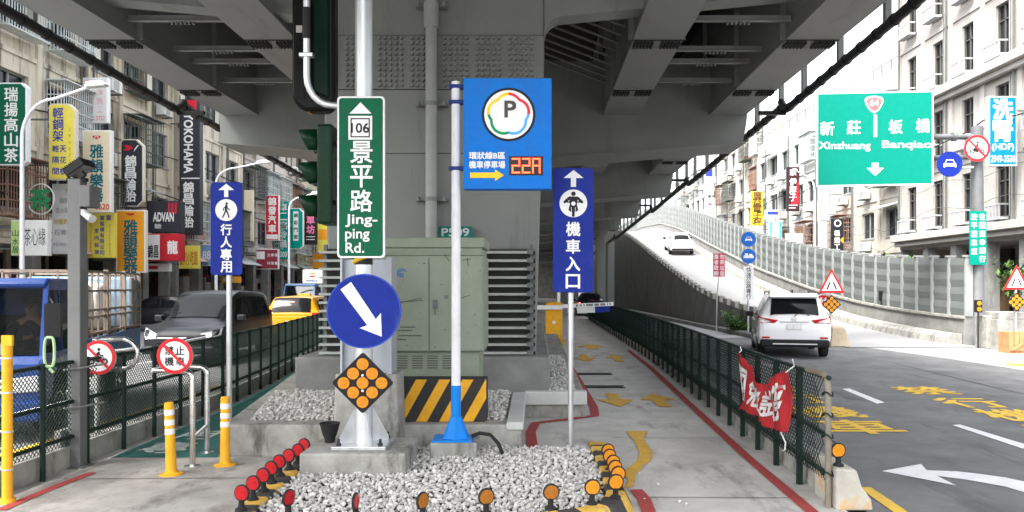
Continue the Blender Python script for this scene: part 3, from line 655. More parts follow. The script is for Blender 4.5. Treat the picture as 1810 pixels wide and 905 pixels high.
facade('farthest cream block at the end of the left shop row', -18, 1, 73.2, 96, 3.6, 3.0, 3, 3.2, 1.8, 1.5, M_FAC[1], 56, cage=.4, ac=.4, awn=.3)
facade('tall white stone building with classical cornices and narrow windows', 20, -1, 26.5, 42.4, 4.2, 3.45, 5, 2.65, .95, 2.25, M_STONE, 5, cage=0, ac=0, awn=0, bands=((4.25, .55, .35), (11.1, .6, .4)), balus=True, winm=M_FRAMED, name='stone_building', roofsheds=False)
facade('beige tiled block with stained front behind the big green sign', 20.6, -1, 42.8, 53, 3.9, 3.2, 3, 3, 1.8, 1.6, M_BEIGE, 15, cage=.5, ac=.4, awn=.3)
facade('white rendered block with open balconies behind the dark red sign', 19.6, -1, 53.2, 68, 3.9, 3.1, 3, 3, 2.0, 1.5, M_WRENDER, 25, cage=.4, ac=.5, awn=.3)
facade('pale beige block beyond the yellow electronics sign', 20.3, -1, 68.3, 84, 3.8, 3.1, 4, 3, 1.8, 1.5, M_BEIGE, 35, cage=.3, ac=.4, awn=.2)
facade('farthest white block at the crest of the ramp', 20, -1, 84.3, 112, 3.8, 3.1, 4, 3.2, 1.8, 1.5, M_WRENDER, 46, cage=.3, ac=.4, awn=.2)

# ------------------------------------------------------------------ shop signs
C = {}
def col(name, rgb, **k):
    if name not in C: C[name] = paint('sign_'+name+'_face', rgb, **k)
    return C[name]
BLK, WHT = col('black', (.02, .02, .024)), col('white', (.72, .72, .70))
def signboard(label, bb, Xc, face, edge, items, chamfer=0, xf=-18, name='shop_sign', group=None, depth=.22, rot=0., frame=None, Y=None, arms=True, cat='shop sign'):
    x0, y0, x1, y1 = bb; cx = (x0+x1)/2
    Y = Y or Xc*F/(cx-HX)
    X0, X1, Zt, Zb = PX(x0, Y), PX(x1, Y), PZ(y0, Y), PZ(y1, Y); Xm = (X0+X1)/2; W = X1-X0; Hh = Zt-Zb
    t = thing(name, label, cat, (Xm, Y, Zb), rot, group)
    h = W/2; ch = chamfer*W
    def outline(m):
        if ch: return [(-h+m, m), (h-m-ch*.8, m), (h-m, ch*.8+m), (h-m, Hh-m-ch), (h-m-ch, Hh-m), (-h+m+ch*.35, Hh-m), (-h+m, Hh-m-ch*.35)]
        return [(-h+m, m), (h-m, m), (h-m, Hh-m), (-h+m, Hh-m)]
    q = MB(); q.prism(outline(0), 0, depth, 'y'); q.build('sign_box', edge, t, bevel=.012)
    fm = frame if frame is not None else .045
    q = MB(); q.prism(outline(fm*W), -.012, -.002, 'y'); q.build('face_panel', face, t)
    by = {}
    for it in items:
        k, m = it[0], it[2]; mb = by.setdefault(m.name, (MB(), m))[0]
        if k == 'v': _, s, m, u, v0, v1, sz = it[:7]; mb.vtext(s, (u-.5)*W, (1-v0)*Hh, (1-v1)*Hh, sz*W, -.016, it[7] if len(it) > 7 else .02)
        elif k == 'h': _, s, m, u0, u1, v0, v1 = it[:7]; mb.text(s, ((u0+u1)/2-.5)*W, (1-(v0+v1)/2)*Hh, (u1-u0)*W, (v1-v0)*Hh, -.016, it[7] if len(it) > 7 else .02)
        elif k == 'r':
            _, s, m, u, v0, v1, sz = it; v, f, a0, a1, b0, b1 = glyph(s, .03); kx = (v1-v0)*Hh/(a1-a0); ky = sz*W/(b1-b0)
            mb.add([((u-.5)*W+(p[1]-(b0+b1)/2)*ky, -.016-.0004*p[2], (1-v0)*Hh-(p[0]-a0)*kx) for p in v], f)
        elif k == 'b': _, s, m, u0, u1, v0, v1 = it; mb.box((u0-.5)*W, (u1-.5)*W, -.0145, -.0125, (1-v1)*Hh, (1-v0)*Hh)
        elif k == 'p': _, s, m, pts = it; mb.sheet([((u-.5)*W, -.0165, (1-v)*Hh) for u, v in pts])
        elif k == 'o': _, s, m, u, v, r0, r1 = it; ring(mb, (u-.5)*W, (1-v)*Hh, r0*W, r1*W, -.017, 28)
    for mb, m in by.values(): mb.build('lettering', m, t, norm=False)
    if arms and not rot:
        e = (xf-Xm); q = MB(); s = 1 if e > 0 else -1
        
        for z in (Hh*.2, Hh*.8):
            q = MB(); q.box(min(s*h, e), max(s*h, e), depth*.4, depth*.4+.06, z-.03, z+.03)
            if abs(e) > h: q.build('wall_bracket', M_CAGED, t)
    return t
YF, CF, BT, TT = col('yellow', (.72, .62, .10)), col('cream', (.66, .58, .42)), col('ink_blue', (.03, .05, .30)), col('teal_ink', (.01, .13, .17))
PKI, GRN, DGR, ORG, RD = col('pink_ink', (.6, .2, .24)), col('dark_green', (.006, .10, .055)), col('charcoal', (.035, .036, .045)), col('orange', (.75, .33, .03)), col('red', (.5, .025, .04))
GRY, LGRY, CREAMEDGE, TEALG = col('mid_grey', (.3, .3, .3)), col('light_grey', (.58, .58, .57)), col('cream_edge', (.6, .56, .46)), col('teal', (.0, .25, .2))
G = 'hanging signs on the left shop row'
signboard('dark green vertical tea shop sign with white characters', (-3, 146, 47, 292), -16.9, GRN, WHT, [('v', '瑞揚高山茶', WHT, .46, .05, .97, .5)], chamfer=.16, group=G)
signboard('yellow partition contractor sign with blue characters and white rim', (86, 183, 133, 318), -16.6, YF, CREAMEDGE, [('v', '輕鋼架', BT, .36, .05, .5, .42), ('v', '輕隔間', BT, .27, .52, .96, .26), ('v', '天花板', BT, .55, .52, .96, .26), ('v', '29487722', mat('sign_ochre_face', (.5, .33, .06), .5), .8, .30, .97, .13)], chamfer=.24, group=G)
signboard('faded white building materials sign with pale pink characters', (146, 137, 190, 217), -17.2, LGRY, WHT, [('v', '防火建材', PKI, .3, .04, .8, .3), ('v', '裝潢施工', mat('sign_faded_pink_face', (.62, .38, .4), .5), .7, .04, .8, .26), ('h', '2943-3722', PKI, .1, .9, .85, .95)], group=G)
HEART = [(.5+.15*sin(a)**3*1.0, .088-.022*(13*cos(a)-5*cos(2*a)-2*cos(3*a)-cos(4*a))/13) for a in [2*pi*i/24 for i in range(24)]]
signboard('cream music shop sign with big teal characters and red heart mark', (146, 230, 196, 375), -16.5, CF, WHT, [('p', '', RD, HEART), ('h', 'M', WHT, .43, .57, .075, .098), ('v', '雅韻樂器', TT, .5, .17, .88, .5, .03), ('h', '8620', RD, .45, .95, .9, .97)], group=G)
signboard('black tyre shop sign with white characters and cream rim', (213, 246, 253, 365), -16.9, DGR, CREAMEDGE, [('p', '', RD, [(.14, .09), (.42, .09), (.56, .135), (.36, .17), (.12, .17), (.26, .13)]), ('p', '', WHT, [(.62, .15), (.76, .09), (.82, .09), (.6, .185)]), ('v', '錦昌輪胎', WHT, .45, .24, .93, .52, .03)], chamfer=.28, group=G)
signboard('tall charcoal tyre sign with sideways white lettering', (317, 168, 353, 415), -16.9, DGR, DGR, [('p', '', RD, [(.2, .035), (.85, .035), (.85, .11)]), ('r', 'YOKOHAMA', WHT, .45, .13, .56, .46), ('v', '錦昌輪胎', WHT, .45, .62, .95, .55, .03), ('b', '', WHT, .1, 1.0, .592, .6)], frame=.02, group=G, depth=.4)
signboard('orange music shop sign with big teal characters, hung lower', (205, 371, 257, 482), -16.4, ORG, WHT, [('p', '', RD, [(u, v*.8+.0) for u, v in HEART]), ('v', '雅韻樂器', TT, .5, .17, 1.0, .5, .03)], group=G)
signboard('yellow decorating company sign with columns of blue characters', (154, 376, 202, 456), -16.8, YF, YF, [('v', '富裝璜有限公司', BT, .56, .05, .95, .17), ('v', '室內裝璜', BT, .36, .32, .95, .17), ('v', '富', BT, .8, .04, .18, .2), ('v', '0932231187', mat('sign_ochre_face', (.5, .33, .06), .5), .14, .2, .95, .1), ('v', '0286678866', C['yellow'] if 0 else mat('sign_ochre_face', (.5, .33, .06), .5), .84, .25, .95, .1)], group=G, frame=.02)
signboard('large pale board with rows of faint grey characters', (92, 325, 131, 449), -16.9, LGRY, WHT, [('h', '木作', GRY, .6, .95, .06, .14), ('h', '輕鋼架工程', GRY, .35, .97, .2, .28), ('h', '防火隔間', GRY, .2, .95, .34, .42), ('h', '矽酸鈣板', mat('sign_ochre_face', (.5, .33, .06), .5), .1, .95, .5, .58), ('h', '石膏板', GRY, .1, .95, .65, .73), ('h', '(02)2945-7722', GRY, .05, .97, .84, .9)], group=G, frame=.02)
signboard('white brushwork tea sign with pale green side', (20, 389, 84, 452), -16.6, WHT, WHT, [('b', '', mat('sign_pale_green_face', (.42, .55, .22), .5), .0, .28, .02, .98), ('h', '茶心緣', mat('sign_brush_ink_face', (.06, .07, .06), .6), .36, .95, .22, .72, .0), ('v', '山水居', GRN, .12, .25, .95, .18)], group=G, frame=.01)
signboard('charcoal tyre board with white lettering and red stripes', (259, 355, 318, 411), -16.0, DGR, DGR, [('h', 'ADVAN', WHT, .2, .82, .36, .66, .03), ('p', '', RD, [(.66, .06), (.72, .06), (.70, .38), (.64, .4)]), ('p', '', RD, [(.76, .06), (.82, .06), (.80, .38), (.74, .4)]), ('p', '', RD, [(.86, .06), (.92, .06), (.9, .42), (.84, .42)]), ('h', '輪胎', LGRY, .25, .45, .72, .88)], frame=.01, group=G, depth=.5)
signboard('red and white tyre board under the charcoal board', (259, 413, 318, 461), -16.0, RD, RD, [('b', '', WHT, .0, .4, .04, .96), ('h', '錦昌', BLK, .04, .36, .4, .9, .03), ('h', '龍', WHT, .62, .94, .25, .75, .04)], frame=.01, group=G, depth=.5)
signboard('small yellow snack sign with orange brush characters', (316, 434, 351, 475), -16.4, YF, YF, [('h', '魯肉小吃館', mat('sign_dark_orange_face', (.5, .16, .02), .5), .05, .95, .2, .85, .02)], frame=.02, group=G)
signboard('red sign with white car repair characters and white footer', (469, 345, 493, 425), -17.0, RD, WHT, [('v', '錦發汽車', WHT, .5, .04, .84, .62, .04), ('b', '', WHT, .08, .92, .87, .97)], group=G)
signboard('teal green clinic sign with white brush characters', (492, 356, 510, 441), -17.3, TEALG, TEALG, [('v', '卓二名冷溫', WHT, .5, .03, .97, .75, .02)], frame=.02, group=G)
signboard('dark green chamfered sign with white boxed characters', (511, 368, 536, 440), -16.8, TEALG, WHT, [('b', '', WHT, .3, .66, .08, .8), ('v', '鋼鋁門窗', GRN, .48, .09, .79, .3, .03)], chamfer=.25, group=G)
signboard('narrow black sign with pink garage characters', (538, 360, 560, 432), -16.4, BLK, BLK, [('v', '汽車坊', mat('sign_hot_pink_face', (.75, .2, .35), .5), .5, .05, .75, .7, .04), ('b', '', LGRY, .15, .85, .8, .82), ('b', '', LGRY, .15, .85, .87, .89)], frame=.02, group=G)
signboard('worn yellow and orange sign high beside the green signal', (561, 372, 586, 446), -16.0, YF, ORG, [('b', '', ORG, .05, .95, .45, .7)], frame=.02, group=G)
signboard('orange shop board with white strip near the louvres', (552, 449, 582, 474), -16.6, ORG, ORG, [('b', '', LGRY, .1, .6, .4, .55)], frame=.02, group=G)
signboard('white and maroon shopfront board above the dark shop', (452, 440, 492, 476), -16.6, mat('sign_maroon_face', (.22, .03, .05), .5), WHT, [('b', '', WHT, .04, .4, .12, .5), ('v', '文祥', WHT, .58, .1, .9, .14), ('v', '車業', WHT, .74, .1, .9, .14), ('v', '保養', WHT, .9, .1, .9, .14)], frame=.03, group=G)
signboard('small pale blue board beside the blue pedestrian sign', (351, 432, 375, 470), -16.9, mat('sign_sky_face', (.2, .35, .55), .5), WHT, [('h', '88', WHT, .3, .9, .3, .7)], group=G)
signboard('blank cream light box sign right of the blue pedestrian sign', (431, 336, 447, 426), -17.0, CF, CREAMEDGE, [], group=G)
signboard('low green tyre service board with white numerals', (493, 441, 513, 458), -17.0, TEALG, TEALG, [('h', '300', WHT, .1, .7, .2, .8)], frame=.02, group=G)
signboard('faded orange board low in the dark shop row', (392, 489, 424, 500), -17.0, ORG, ORG, [('b', '', LGRY, .1, .6, .3, .7)], frame=.02, group=G)
signboard('pale board over the dark shop beside the orange music sign', (259, 466, 300, 480), -16.4, LGRY, WHT, [('b', '', RD, .1, .5, .3, .7)], frame=.02, group=G)
# iron ring tea sign
Y = 17*F/(HX-72); t = thing('ring_sign', 'round iron ring sign with green tea character', 'shop sign', (PX(72, Y), Y, PZ(352, Y)))
q = MB(); q.tube([(.46*cos(a)*1.0, 0, .52*sin(a)) for a in [2*pi*i/36 for i in range(36)]], .022, 8, True); q.box(-.75, -.4, -.01, .01, -.02, .02); q.build('ring', M_ACW, t, smooth=True)
q = MB(); q.text('茶', 0, 0, .74, .78, -.03, .03); q.build('lettering', mat('bright_green_letter', (.02, .22, .08), .5), t)
q = MB()
for k in range(9): q.box(-.36+k*.085, -.352+k*.085, 0, .008, -.2, .2)
for k in range(4): q.box(-.4, .4, .01, .018, -.18+k*.12, -.172+k*.12)
q.build('iron_grid', M_CAGED, t)
G = 'signs on the right shop row'
signboard('yellow electronics shop sign with dark characters', (1328, 338, 1349, 399), 18.2, mat('sign_gold_face', (.75, .45, .02), .5), YF, [('v', '廣益電子秤', mat('sign_brown_ink_face', (.1, .05, .02), .5), .5, .03, .98, .78, .03)], xf=20, group=G)
signboard('pale blue panel below the yellow electronics sign', (1329, 400, 1349, 430), 18.2, mat('sign_pale_blue_face', (.3, .55, .7), .5), WHT, [], xf=20, group=G)
signboard('bright blue phone shop sign with white characters', (1360, 391, 1382, 436), 18.4, mat('sign_cyan_face', (.02, .33, .62), .5), WHT, [('v', '遠傳電', WHT, .5, .05, .97, .7, .04)], xf=20, group=G)
signboard('white panel with a dark blue bar', (1353, 371, 1379, 387), 18.4, WHT, WHT, [('b', '', BT, .12, .88, .18, .55), ('h', '手機維修', GRY, .15, .85, .65, .9)], xf=20, group=G)
signboard('black and dark red vertical sign with white characters', (1391, 295, 1413, 373), 18.6, col('near_black_red', (.05, .02, .025)), BLK, [('p', '', RD, [(.92, .3), (.92, .85), (.3, .85)]), ('v', '宗', WHT, .48, .04, .2, .55, .03), ('v', '伊摩子', WHT, .48, .25, .78, .6, .02), ('b', '', LGRY, .15, .85, .86, .88), ('b', '', LGRY, .15, .7, .92, .94)], xf=20, group=G)
signboard('white cafe board with slim grey lettering', (1389, 413, 1421, 437), 18.2, WHT, WHT, [('h', 'MORE', GRY, .15, .85, .35, .68, 0.), ('b', '', LGRY, .2, .8, .78, .82)], xf=20, group=G)
signboard('grey vertical sign with white characters', (1450, 332, 1468, 391), 18.9, mat('sign_slate_face', (.25, .26, .28), .5), GRY, [('v', '殿城國際', WHT, .5, .08, .97, .7, .02)], xf=20, group=G)
signboard('black vertical sign with white characters and orange corner', (1470, 386, 1491, 458), 18.9, BLK, BLK, [('o', '', WHT, .5, .12, .2, .3), ('v', '極燻工坊', WHT, .45, .28, .96, .5, .02), ('p', '', ORG, [(.98, .45), (.98, .62), (.7, .53)])], xf=20, group=G)
signboard('pale lilac vertical sign at the far end', (1245, 290, 1262, 345), 18.0, mat('sign_lilac_face', (.45, .47, .6), .5), WHT, [('b', '', BT, .15, .85, .1, .4), ('b', '', LGRY, .1, .9, .5, .9)], xf=20, group=G)
signboard('white vertical sign with a purple mark at the far end', (1246, 350, 1264, 405), 18.0, WHT, WHT, [('p', '', mat('sign_purple_face', (.2, .1, .4), .5), [(.2, .25), (.5, .1), (.8, .25)])], xf=20, group=G)
signboard('cyan clinic sign with large white characters', (1747, 170, 1798, 293), 18.9, mat('sign_turquoise_face', (.0, .17, .30), .5), WHT, [('v', '洗腎', WHT, .5, .03, .66, .74, .045), ('h', '(HDF)', WHT, .12, .88, .68, .8, .02), ('h', '2949-3538', WHT, .08, .92, .85, .95, .02)], xf=20, frame=.05, group=G)

# ------------------------------------------------------------------ street lamps on the left
def street_lamp(label, px, Y, pytop, ax, ay, group=None):
    X = PX(px, Y); t = thing('street_lamp', label, 'street lamp', (X, Y, 0), 0, 'street lamps along the left road')
    z = PZ(pytop, Y); dx, zt = PX(ax, Y)-X, PZ(ay, Y)
    q = MB(); q.lathe([(.13, 0), (.13, .25), (.07, .3), (.06, z*.7), (.05, z)], 14)
    pts = [(0, 0, z)]
    for i in range(1, 9): a = i/8*pi/2; pts.append((dx*.38*(1-cos(a)), 0, z+(zt-z)*.72*sin(a)))
    pts.append((dx*.8, 0, zt-(zt-z)*.06)); q.tube(pts, [.05]*4+[.042]*6, 10); q.build('pole', M_WPOLE, t, smooth=True)
    q = MB(); q.prism([(dx*.76, zt-.12), (dx, zt-.07), (dx*1.02, zt-.02), (dx*.95, zt+.08), (dx*.78, zt+.04)], -.12, .12, 'y'); q.build('lamp_head', M_WPOLE, t, bevel=.03)
street_lamp('tall white street lamp behind the blue truck', 39, 21.5, 245, 188, 148)
street_lamp('white street lamp rising behind the blue pedestrian sign', 382, 34, 325, 476, 286)
street_lamp('white street lamp in front of the dark green chamfered sign', 511, 44, 370, 563, 341)
street_lamp('thin grey street lamp behind the noise barrier', 1440, 52, 340, 1400, 300)

# ------------------------------------------------------------------ cables slung along the shop rows
R_ = random.Random(12)
for x, z, y0, y1, sg, l in ((-17.7, 5.1, 15, 60, .35, 'thick black cable slung low along the left shop row'), (-17.75, 6.4, 15, 75, .5, 'thin black cable slung in the middle of the left shop row'), (-17.7, 8.3, 18, 85, .6, 'black cable slung high along the left shop row'), (19.4, 9.0, 24, 80, .6, 'black cable slung along the right shop row')):
    q = MB(); pts = []; n = 6
    for k in range(n*8+1):
        t_ = k/8; fr_ = t_-int(t_) if t_ < n else 1; pts.append((x+.15*sin(k*.7), lerp(y0, y1, k/(n*8)), z-sg*4*fr_*(1-fr_)*.5+.05*sin(k*1.9)))
    q.tube(pts, .03, 5); tag(q.build('overhead_cable', M_RUBBER), l, 'cable')
# ------------------------------------------------------------------ shrubs
def shrub(label, x, y, z, r, h, n, seed, name='shrub', ls=.09):
    R = random.Random(seed); t = thing(name, label, 'plant', (x, y, z)); q = MB(); st = MB()
    for k in range(9):
        a = R.uniform(0, 6.28); rr = R.uniform(.2, 1)*r; top = Vector((rr*cos(a), rr*sin(a), h*R.uniform(.6, 1)))
        st.tube([(0.05*cos(a), .05*sin(a), -.05), tuple(top*.5+Vector((0, 0, .08))), tuple(top)], [.012, .009, .004], 5)
        for i in range(n//9):
            c = top*R.uniform(.3, 1.08)+Vector((R.gauss(0, r*.17), R.gauss(0, r*.17), R.gauss(0, h*.1)))
            if c.z < 0: c.z = .05
            M = Matrix.Translation(c) @ Matrix.Rotation(R.uniform(0, 6.3), 4, 'Z') @ Matrix.Rotation(R.uniform(-1, 1), 4, 'X')
            s = ls*R.uniform(.6, 1.3); q.add([(-s*.35, 0, 0), (0, -s, .01), (s*.35, 0, 0), (0, s, .02)], [(0, 1, 2, 3)], M)
    q.build('foliage', M_LEAF, t, norm=False); st.build('stems', M_STEM, t)
shrub('small leafy shrub at the foot of the ramp wall', 7.9, 30.3, 0, .75, .8, 1300, 1, ls=.075)
shrub('low spreading shrub by the kerb nearer the ramp end', 8.3, 28.8, 0, .5, .5, 700, 2, ls=.07)
shrub('green bushes above the noise barrier by the stone building', PX(1605, 38), 38, 2.2, 1.0, 1.2, 1000, 3, ls=.14)
shrub('bright green bush behind the right warning sign', PX(1795, 27), 27, 1.4, .6, 1.3, 400, 4, ls=.14)
# ================================================================== FENCES, BARRIERS AND POSTS
def along(line, step):
    out = []; d = 0.; nxt = 0.
    for a, b in zip(line, line[1:]):
        a = Vector(a); b = Vector(b); L = (b-a).length
        while nxt <= d+L: out.append(tuple(a.lerp(b, (nxt-d)/L))); nxt += step
        d += L
    return out
def at_s(line, s):
    for a, b in zip(line, line[1:]):
        a = Vector(a); b = Vector(b); L = (b-a).length
        if s <= L: return a.lerp(b, max(0, s/L))
        s -= L
    return Vector(line[-1])
def length(line): return sum((Vector(b)-Vector(a)).length for a, b in zip(line, line[1:]))
def wire_mesh(line, z0, z1, sp, r, off=0., smax=None):
    q = MB(); L = min(length(line), smax or 1e9); h = z1-z0; s = -h
    while s < L:
        for dr in (1, -1):
            pts = []
            for k in range(4):
                t = k/3; ss = s+h*t; zz = z0+h*t if dr > 0 else z1-h*t
                if 0 <= ss <= L: p = at_s(line, ss); pts.append((p.x+off+dr*r*.5, p.y, zz))
            if len(pts) > 1: q.tube(pts, r, 3)
        s += sp
    return q
fl = thing('mesh_fence', 'dark green wire mesh fence between the left road and the path', 'fence', (0, 0, 0))
for i, (x, y) in enumerate(along(LF, .74)):
    q = MB(); q.cyl((x, y, .006), (x, y, 1.13), .026, n=10); q.cyl((x, y, 1.13), (x, y, 1.145), .03, n=10); q.build('post', M_FENCE if i else M_FENCE, fl, smooth=True)
for z in (1.11, .70, .34):
    q = MB(); q.tube([(x-.03, y, z) for x, y in LF], .021, 8); q.build('rail', M_FENCE, fl, smooth=True)
wire_mesh(LF, .25, 1.12, .055, .005, -.05).build('wire_mesh', M_WIREG, fl, norm=False)
q = loft([[(x-.24, y, 0), (x-.06, y, 0), (x-.06, y, .235), (x-.24, y, .235)] for x, y in LF])
tag(q.build('kerb_wall', M_CONC, bevel=.015), 'low concrete wall under the left mesh fence', 'low wall')
t = thing('yellow_post', 'yellow steel pipe post at the near end of the left fence', 'post', (-4.6, 6.74, 0))
q = MB(); q.cyl((0, 0, 0), (0, 0, 1.46), .042, n=16); q.cyl((0, 0, 0), (0, 0, .05), .075, .06, n=16); q.build('pipe', M_SAFEY, t, smooth=True)
q = MB(); q.box(-.02, .07, -.05, -.02, 1.38, 1.47); q.build('hook_plate', M_SAFEY, t); q = MB()
for z in (.3, .63, .97, 1.27): q.cyl((-.12, 0, z), (.05, -.0, z), .046 if 0 else .008, n=6); q.cyl((0, 0, z-.008), (0, 0, z+.008), .047, n=16)
q.build('tie_wire', M_GALV, t)

fr = thing('mesh_fence', 'dark green mesh fence between the motorcycle path and the right road', 'fence', (0, 0, 0))
for i, (x, y) in enumerate(along(RF, .78)):
    if i == 0: continue
    q = MB(); q.box(x-.025, x+.025, y-.025, y+.025, .006, 1.13); q.build('post', M_FENCE, fr)
for z in (1.11, .62, .28):
    q = MB(); q.tube([(x+.01, y, z) for x, y in RF], .022, 8); q.build('rail', M_FENCE, fr, smooth=True)
wire_mesh(RF, .24, 1.12, .068, .0045, -.03).build('wire_mesh', M_WIRE, fr, norm=False)
q = MB(); x, y = RF[0]
q.tube([(x, y, 0), (x, y, 1.0)]+[(x+.0, y+.13-.13*cos(a), 1.0+.13*sin(a)) for a in [pi/2*i/6 for i in range(1, 7)]]+[(x, y+.5, 1.13)], .027, 12)
q.build('end_post', mat('rusty_pale_pipe', (.19, .17, .13), .7, var=.2, scale=6, dirt=((.22, .12, .06), 6, .55, (1, 1, .5))), fr, smooth=True)
q = MB()
for z in (.3, .62, .8, .98):
    q.tube([(x+.045*cos(a)-.005, y+.045*sin(a), z+.02*sin(a*2)) for a in [2*pi*i/10 for i in range(10)]], .007, 5, True)
q.build('tie_wire', M_WIRE, fr)
q = loft([[(x+.07, y, 0), (x+.24, y, 0), (x+.24, y, .30), (x+.09, y, .30)] for x, y in RF])
tag(q.build('kerb_wall', M_CONC, bevel=.015), 'low concrete wall under the right mesh fence', 'low wall')

# red banner tied to the right fence
t = thing('banner', 'red cloth banner with white characters tied to the right fence', 'banner', (2.46, 8.35, 0))
def bpt(u, v, o=0.):
    y = lerp(.92, -.86, u); sag = .24*sin(pi*min(1, max(0, (u-.08)/.84)))**1.3*(1 if u < .62 else 1)
    top = lerp(1.10, 1.06, u)-sag; bot = lerp(.42, .46, u)+.03*sin(u*7)
    fold = .03*sin(u*19+v*3)+.02*sin(u*37+v*6)*(1.1-v)+.012*sin(u*71+v*9)
    return (-.02+fold-o+.05*v*(1-v), y, lerp(bot, top, v))
q = MB(); nu, nv = 48, 14
q.v = [bpt(i/nu, j/nv) for i in range(nu+1) for j in range(nv+1)]
q.f = [(i*(nv+1)+j, (i+1)*(nv+1)+j, (i+1)*(nv+1)+j+1, i*(nv+1)+j+1) for i in range(nu) for j in range(nv)]; q.m = [0]*len(q.f)
o = q.build('cloth', mat('banner_red', (.34, .022, .026), .85, var=.2, scale=5), t, smooth=True); sm = o.modifiers.new('s', 'SOLIDIFY'); sm.thickness = .002
q = MB()
for c, u, wd in (('開', .13, .16), ('免', .3, .1), ('費', .46, .15), ('試', .63, .17), ('停', .83, .17)):
    v, f, x0, x1, y0, y1 = glyph(c, .03)
    q.add([bpt(u+(p[0]-(x0+x1)/2)/(x1-x0)*wd, .17+(p[1]-y0)/(y1-y0)*.66, .008+.0006*p[2]) for p in v], f)
q.build('lettering', mat('banner_white', (.58, .57, .56), .8, var=.15), t, norm=False)
q = MB(); q.tube([bpt(0, 1), (.02, .95, 1.12), (.02, 1.0, 1.16)], .006, 5); q.tube([bpt(1, 1), (.03, -.92, 1.13), (-.01, -.99, 1.2)], .006, 5); q.tube([bpt(.93, 0), (-.0, -.75, .36), (-.03, -.82, .30), (-.02, -.72, .27)], .007, 5); q.build('tie_cord', M_WHITE, t)

# jersey block with reflector at the end of the right fence
t = thing('barrier_block', 'chipped concrete barrier block with worn yellow paint at the fence end', 'concrete block', (2.57, 6.62, 0))
q = MB(); q.prism([(-.03, 0), (.285, 0), (.27, .09), (.19, .2), (.145, .345), (-.03, .36)], -.10, .42, 'y'); q.build('block', mat('worn_yellow_concrete', (.42, .4, .35), .85, var=.2, scale=4, bump=.3, dirt=((.55, .32, .08), 3.0, .53, (1, 1, 1))), t, bevel=.02)

# reflector studs
M_REFBODY = M_RUBBER
def reflector_master(m):
    t = bpy.data.objects.new('kerb_reflector', None); COL.objects.link(t); t.empty_display_size = .1
    q = MB(); q.lathe([(.045, 0), (.045, .015), (.024, .03), (.022, .075), (.026, .085)], 14); st = q.build('post', M_REFBODY, t, smooth=True)
    M = Matrix.Translation((0, 0, .135)) @ Matrix.Rotation(pi/2, 4, 'X')
    q = MB(); q.lathe([(.062, -.009), (.066, -.006), (.066, .006), (.062, .009)], 26, M); q.build('rim', M_REFBODY, t, smooth=True)
    q = MB(); q.lathe([(.055, -.0115), (.055, .0115)], 26, M); q.build('lens', m, t, smooth=True)
    return t
masters = {}
def reflector(x, y, z, rz, m, label, group):
    if m.name not in masters: o = masters[m.name] = reflector_master(m)
    else: o = copy_tree(masters[m.name])
    o.location = (x, y, z); o.rotation_euler = (random.uniform(-.05, .05), random.uniform(-.05, .05), rz); tag(o, label, 'reflector', group)
ORD = ['nearest', 'second', 'third', 'fourth', 'fifth', 'sixth', 'seventh', 'farthest']
RG = 'round reflectors along the island kerb'
def discpos(px, py):
    Y = F*(EYE-.30)/(py-HY); return PX(px, Y), Y
for i, (px, py) in enumerate([(426, 871), (447, 854), (466, 840), (481, 827), (495, 815), (511, 805), (526, 795), (537, 786)]):
    x, y = discpos(px, py); reflector(x, y, .163, -.25, M_REDREF, f'{ORD[i]} red reflector from the camera in the row along the left kerb', RG)
for i, (px, py) in enumerate([(1088, 851), (1093, 837), (1086, 825), (1083, 816), (1078, 805), (1075, 795)]):
    x, y = discpos(px, py); reflector(x, y, .163, .15, M_AMBER, f'{ORD[i] if i < 5 else "farthest"} amber reflector from the camera in the row along the right kerb', RG)
for px, py, rz, m, l in ((509, 879, 1.16, M_REDREF, 'red reflector turned half sideways at the front left of the gravel'), (629, 886, 1.46, M_REDREF, 'red reflector seen almost edge-on in front of the gravel'),
                         (747, 885, 1.0, M_AMBERD, 'brown amber reflector turned half sideways at the front of the gravel'), (859, 877, .45, M_AMBERD, 'dark amber reflector facing the camera in the middle of the front kerb'),
                         (973, 869, .15, M_AMBERD, 'amber reflector on the front kerb just before its right bend'), (1046, 861, .1, M_AMBER, 'bright amber reflector on the bend of the striped kerb')):
    x, y = discpos(px, py); reflector(x, y, .163, rz, m, l, RG)
reflector(PX(1482, 6.62), 6.62, .357, .1, M_AMBER, 'amber reflector on top of the chipped barrier block', None)

# delineator posts
def delineator(x, y, tilt, label):
    t = thing('delineator_post', label, 'bollard', (x, y, .006), 0, 'yellow delineator posts on the left'); t.rotation_euler = (0, tilt, 0)
    q = MB(); q.lathe([(.115, 0), (.115, .012), (.06, .03), (.052, .06), (.046, .40), (.046, .70), (.04, .725), (.018, .73)], 20); q.build('body', M_SAFEY, t, smooth=True)
    for z in (.41, .50, .60):
        q = MB(); q.lathe([(.0475, z), (.0475, z+.055)], 20); q.build('reflective_band', M_WHITE, t, smooth=True)
delineator(PX(303, 7.75), 7.75, -.035, 'yellow plastic post with white bands, leaning beside the stainless barrier')
delineator(PX(398, 8.15), 8.15, 0, 'upright yellow plastic post with white bands in front of the sign pole')

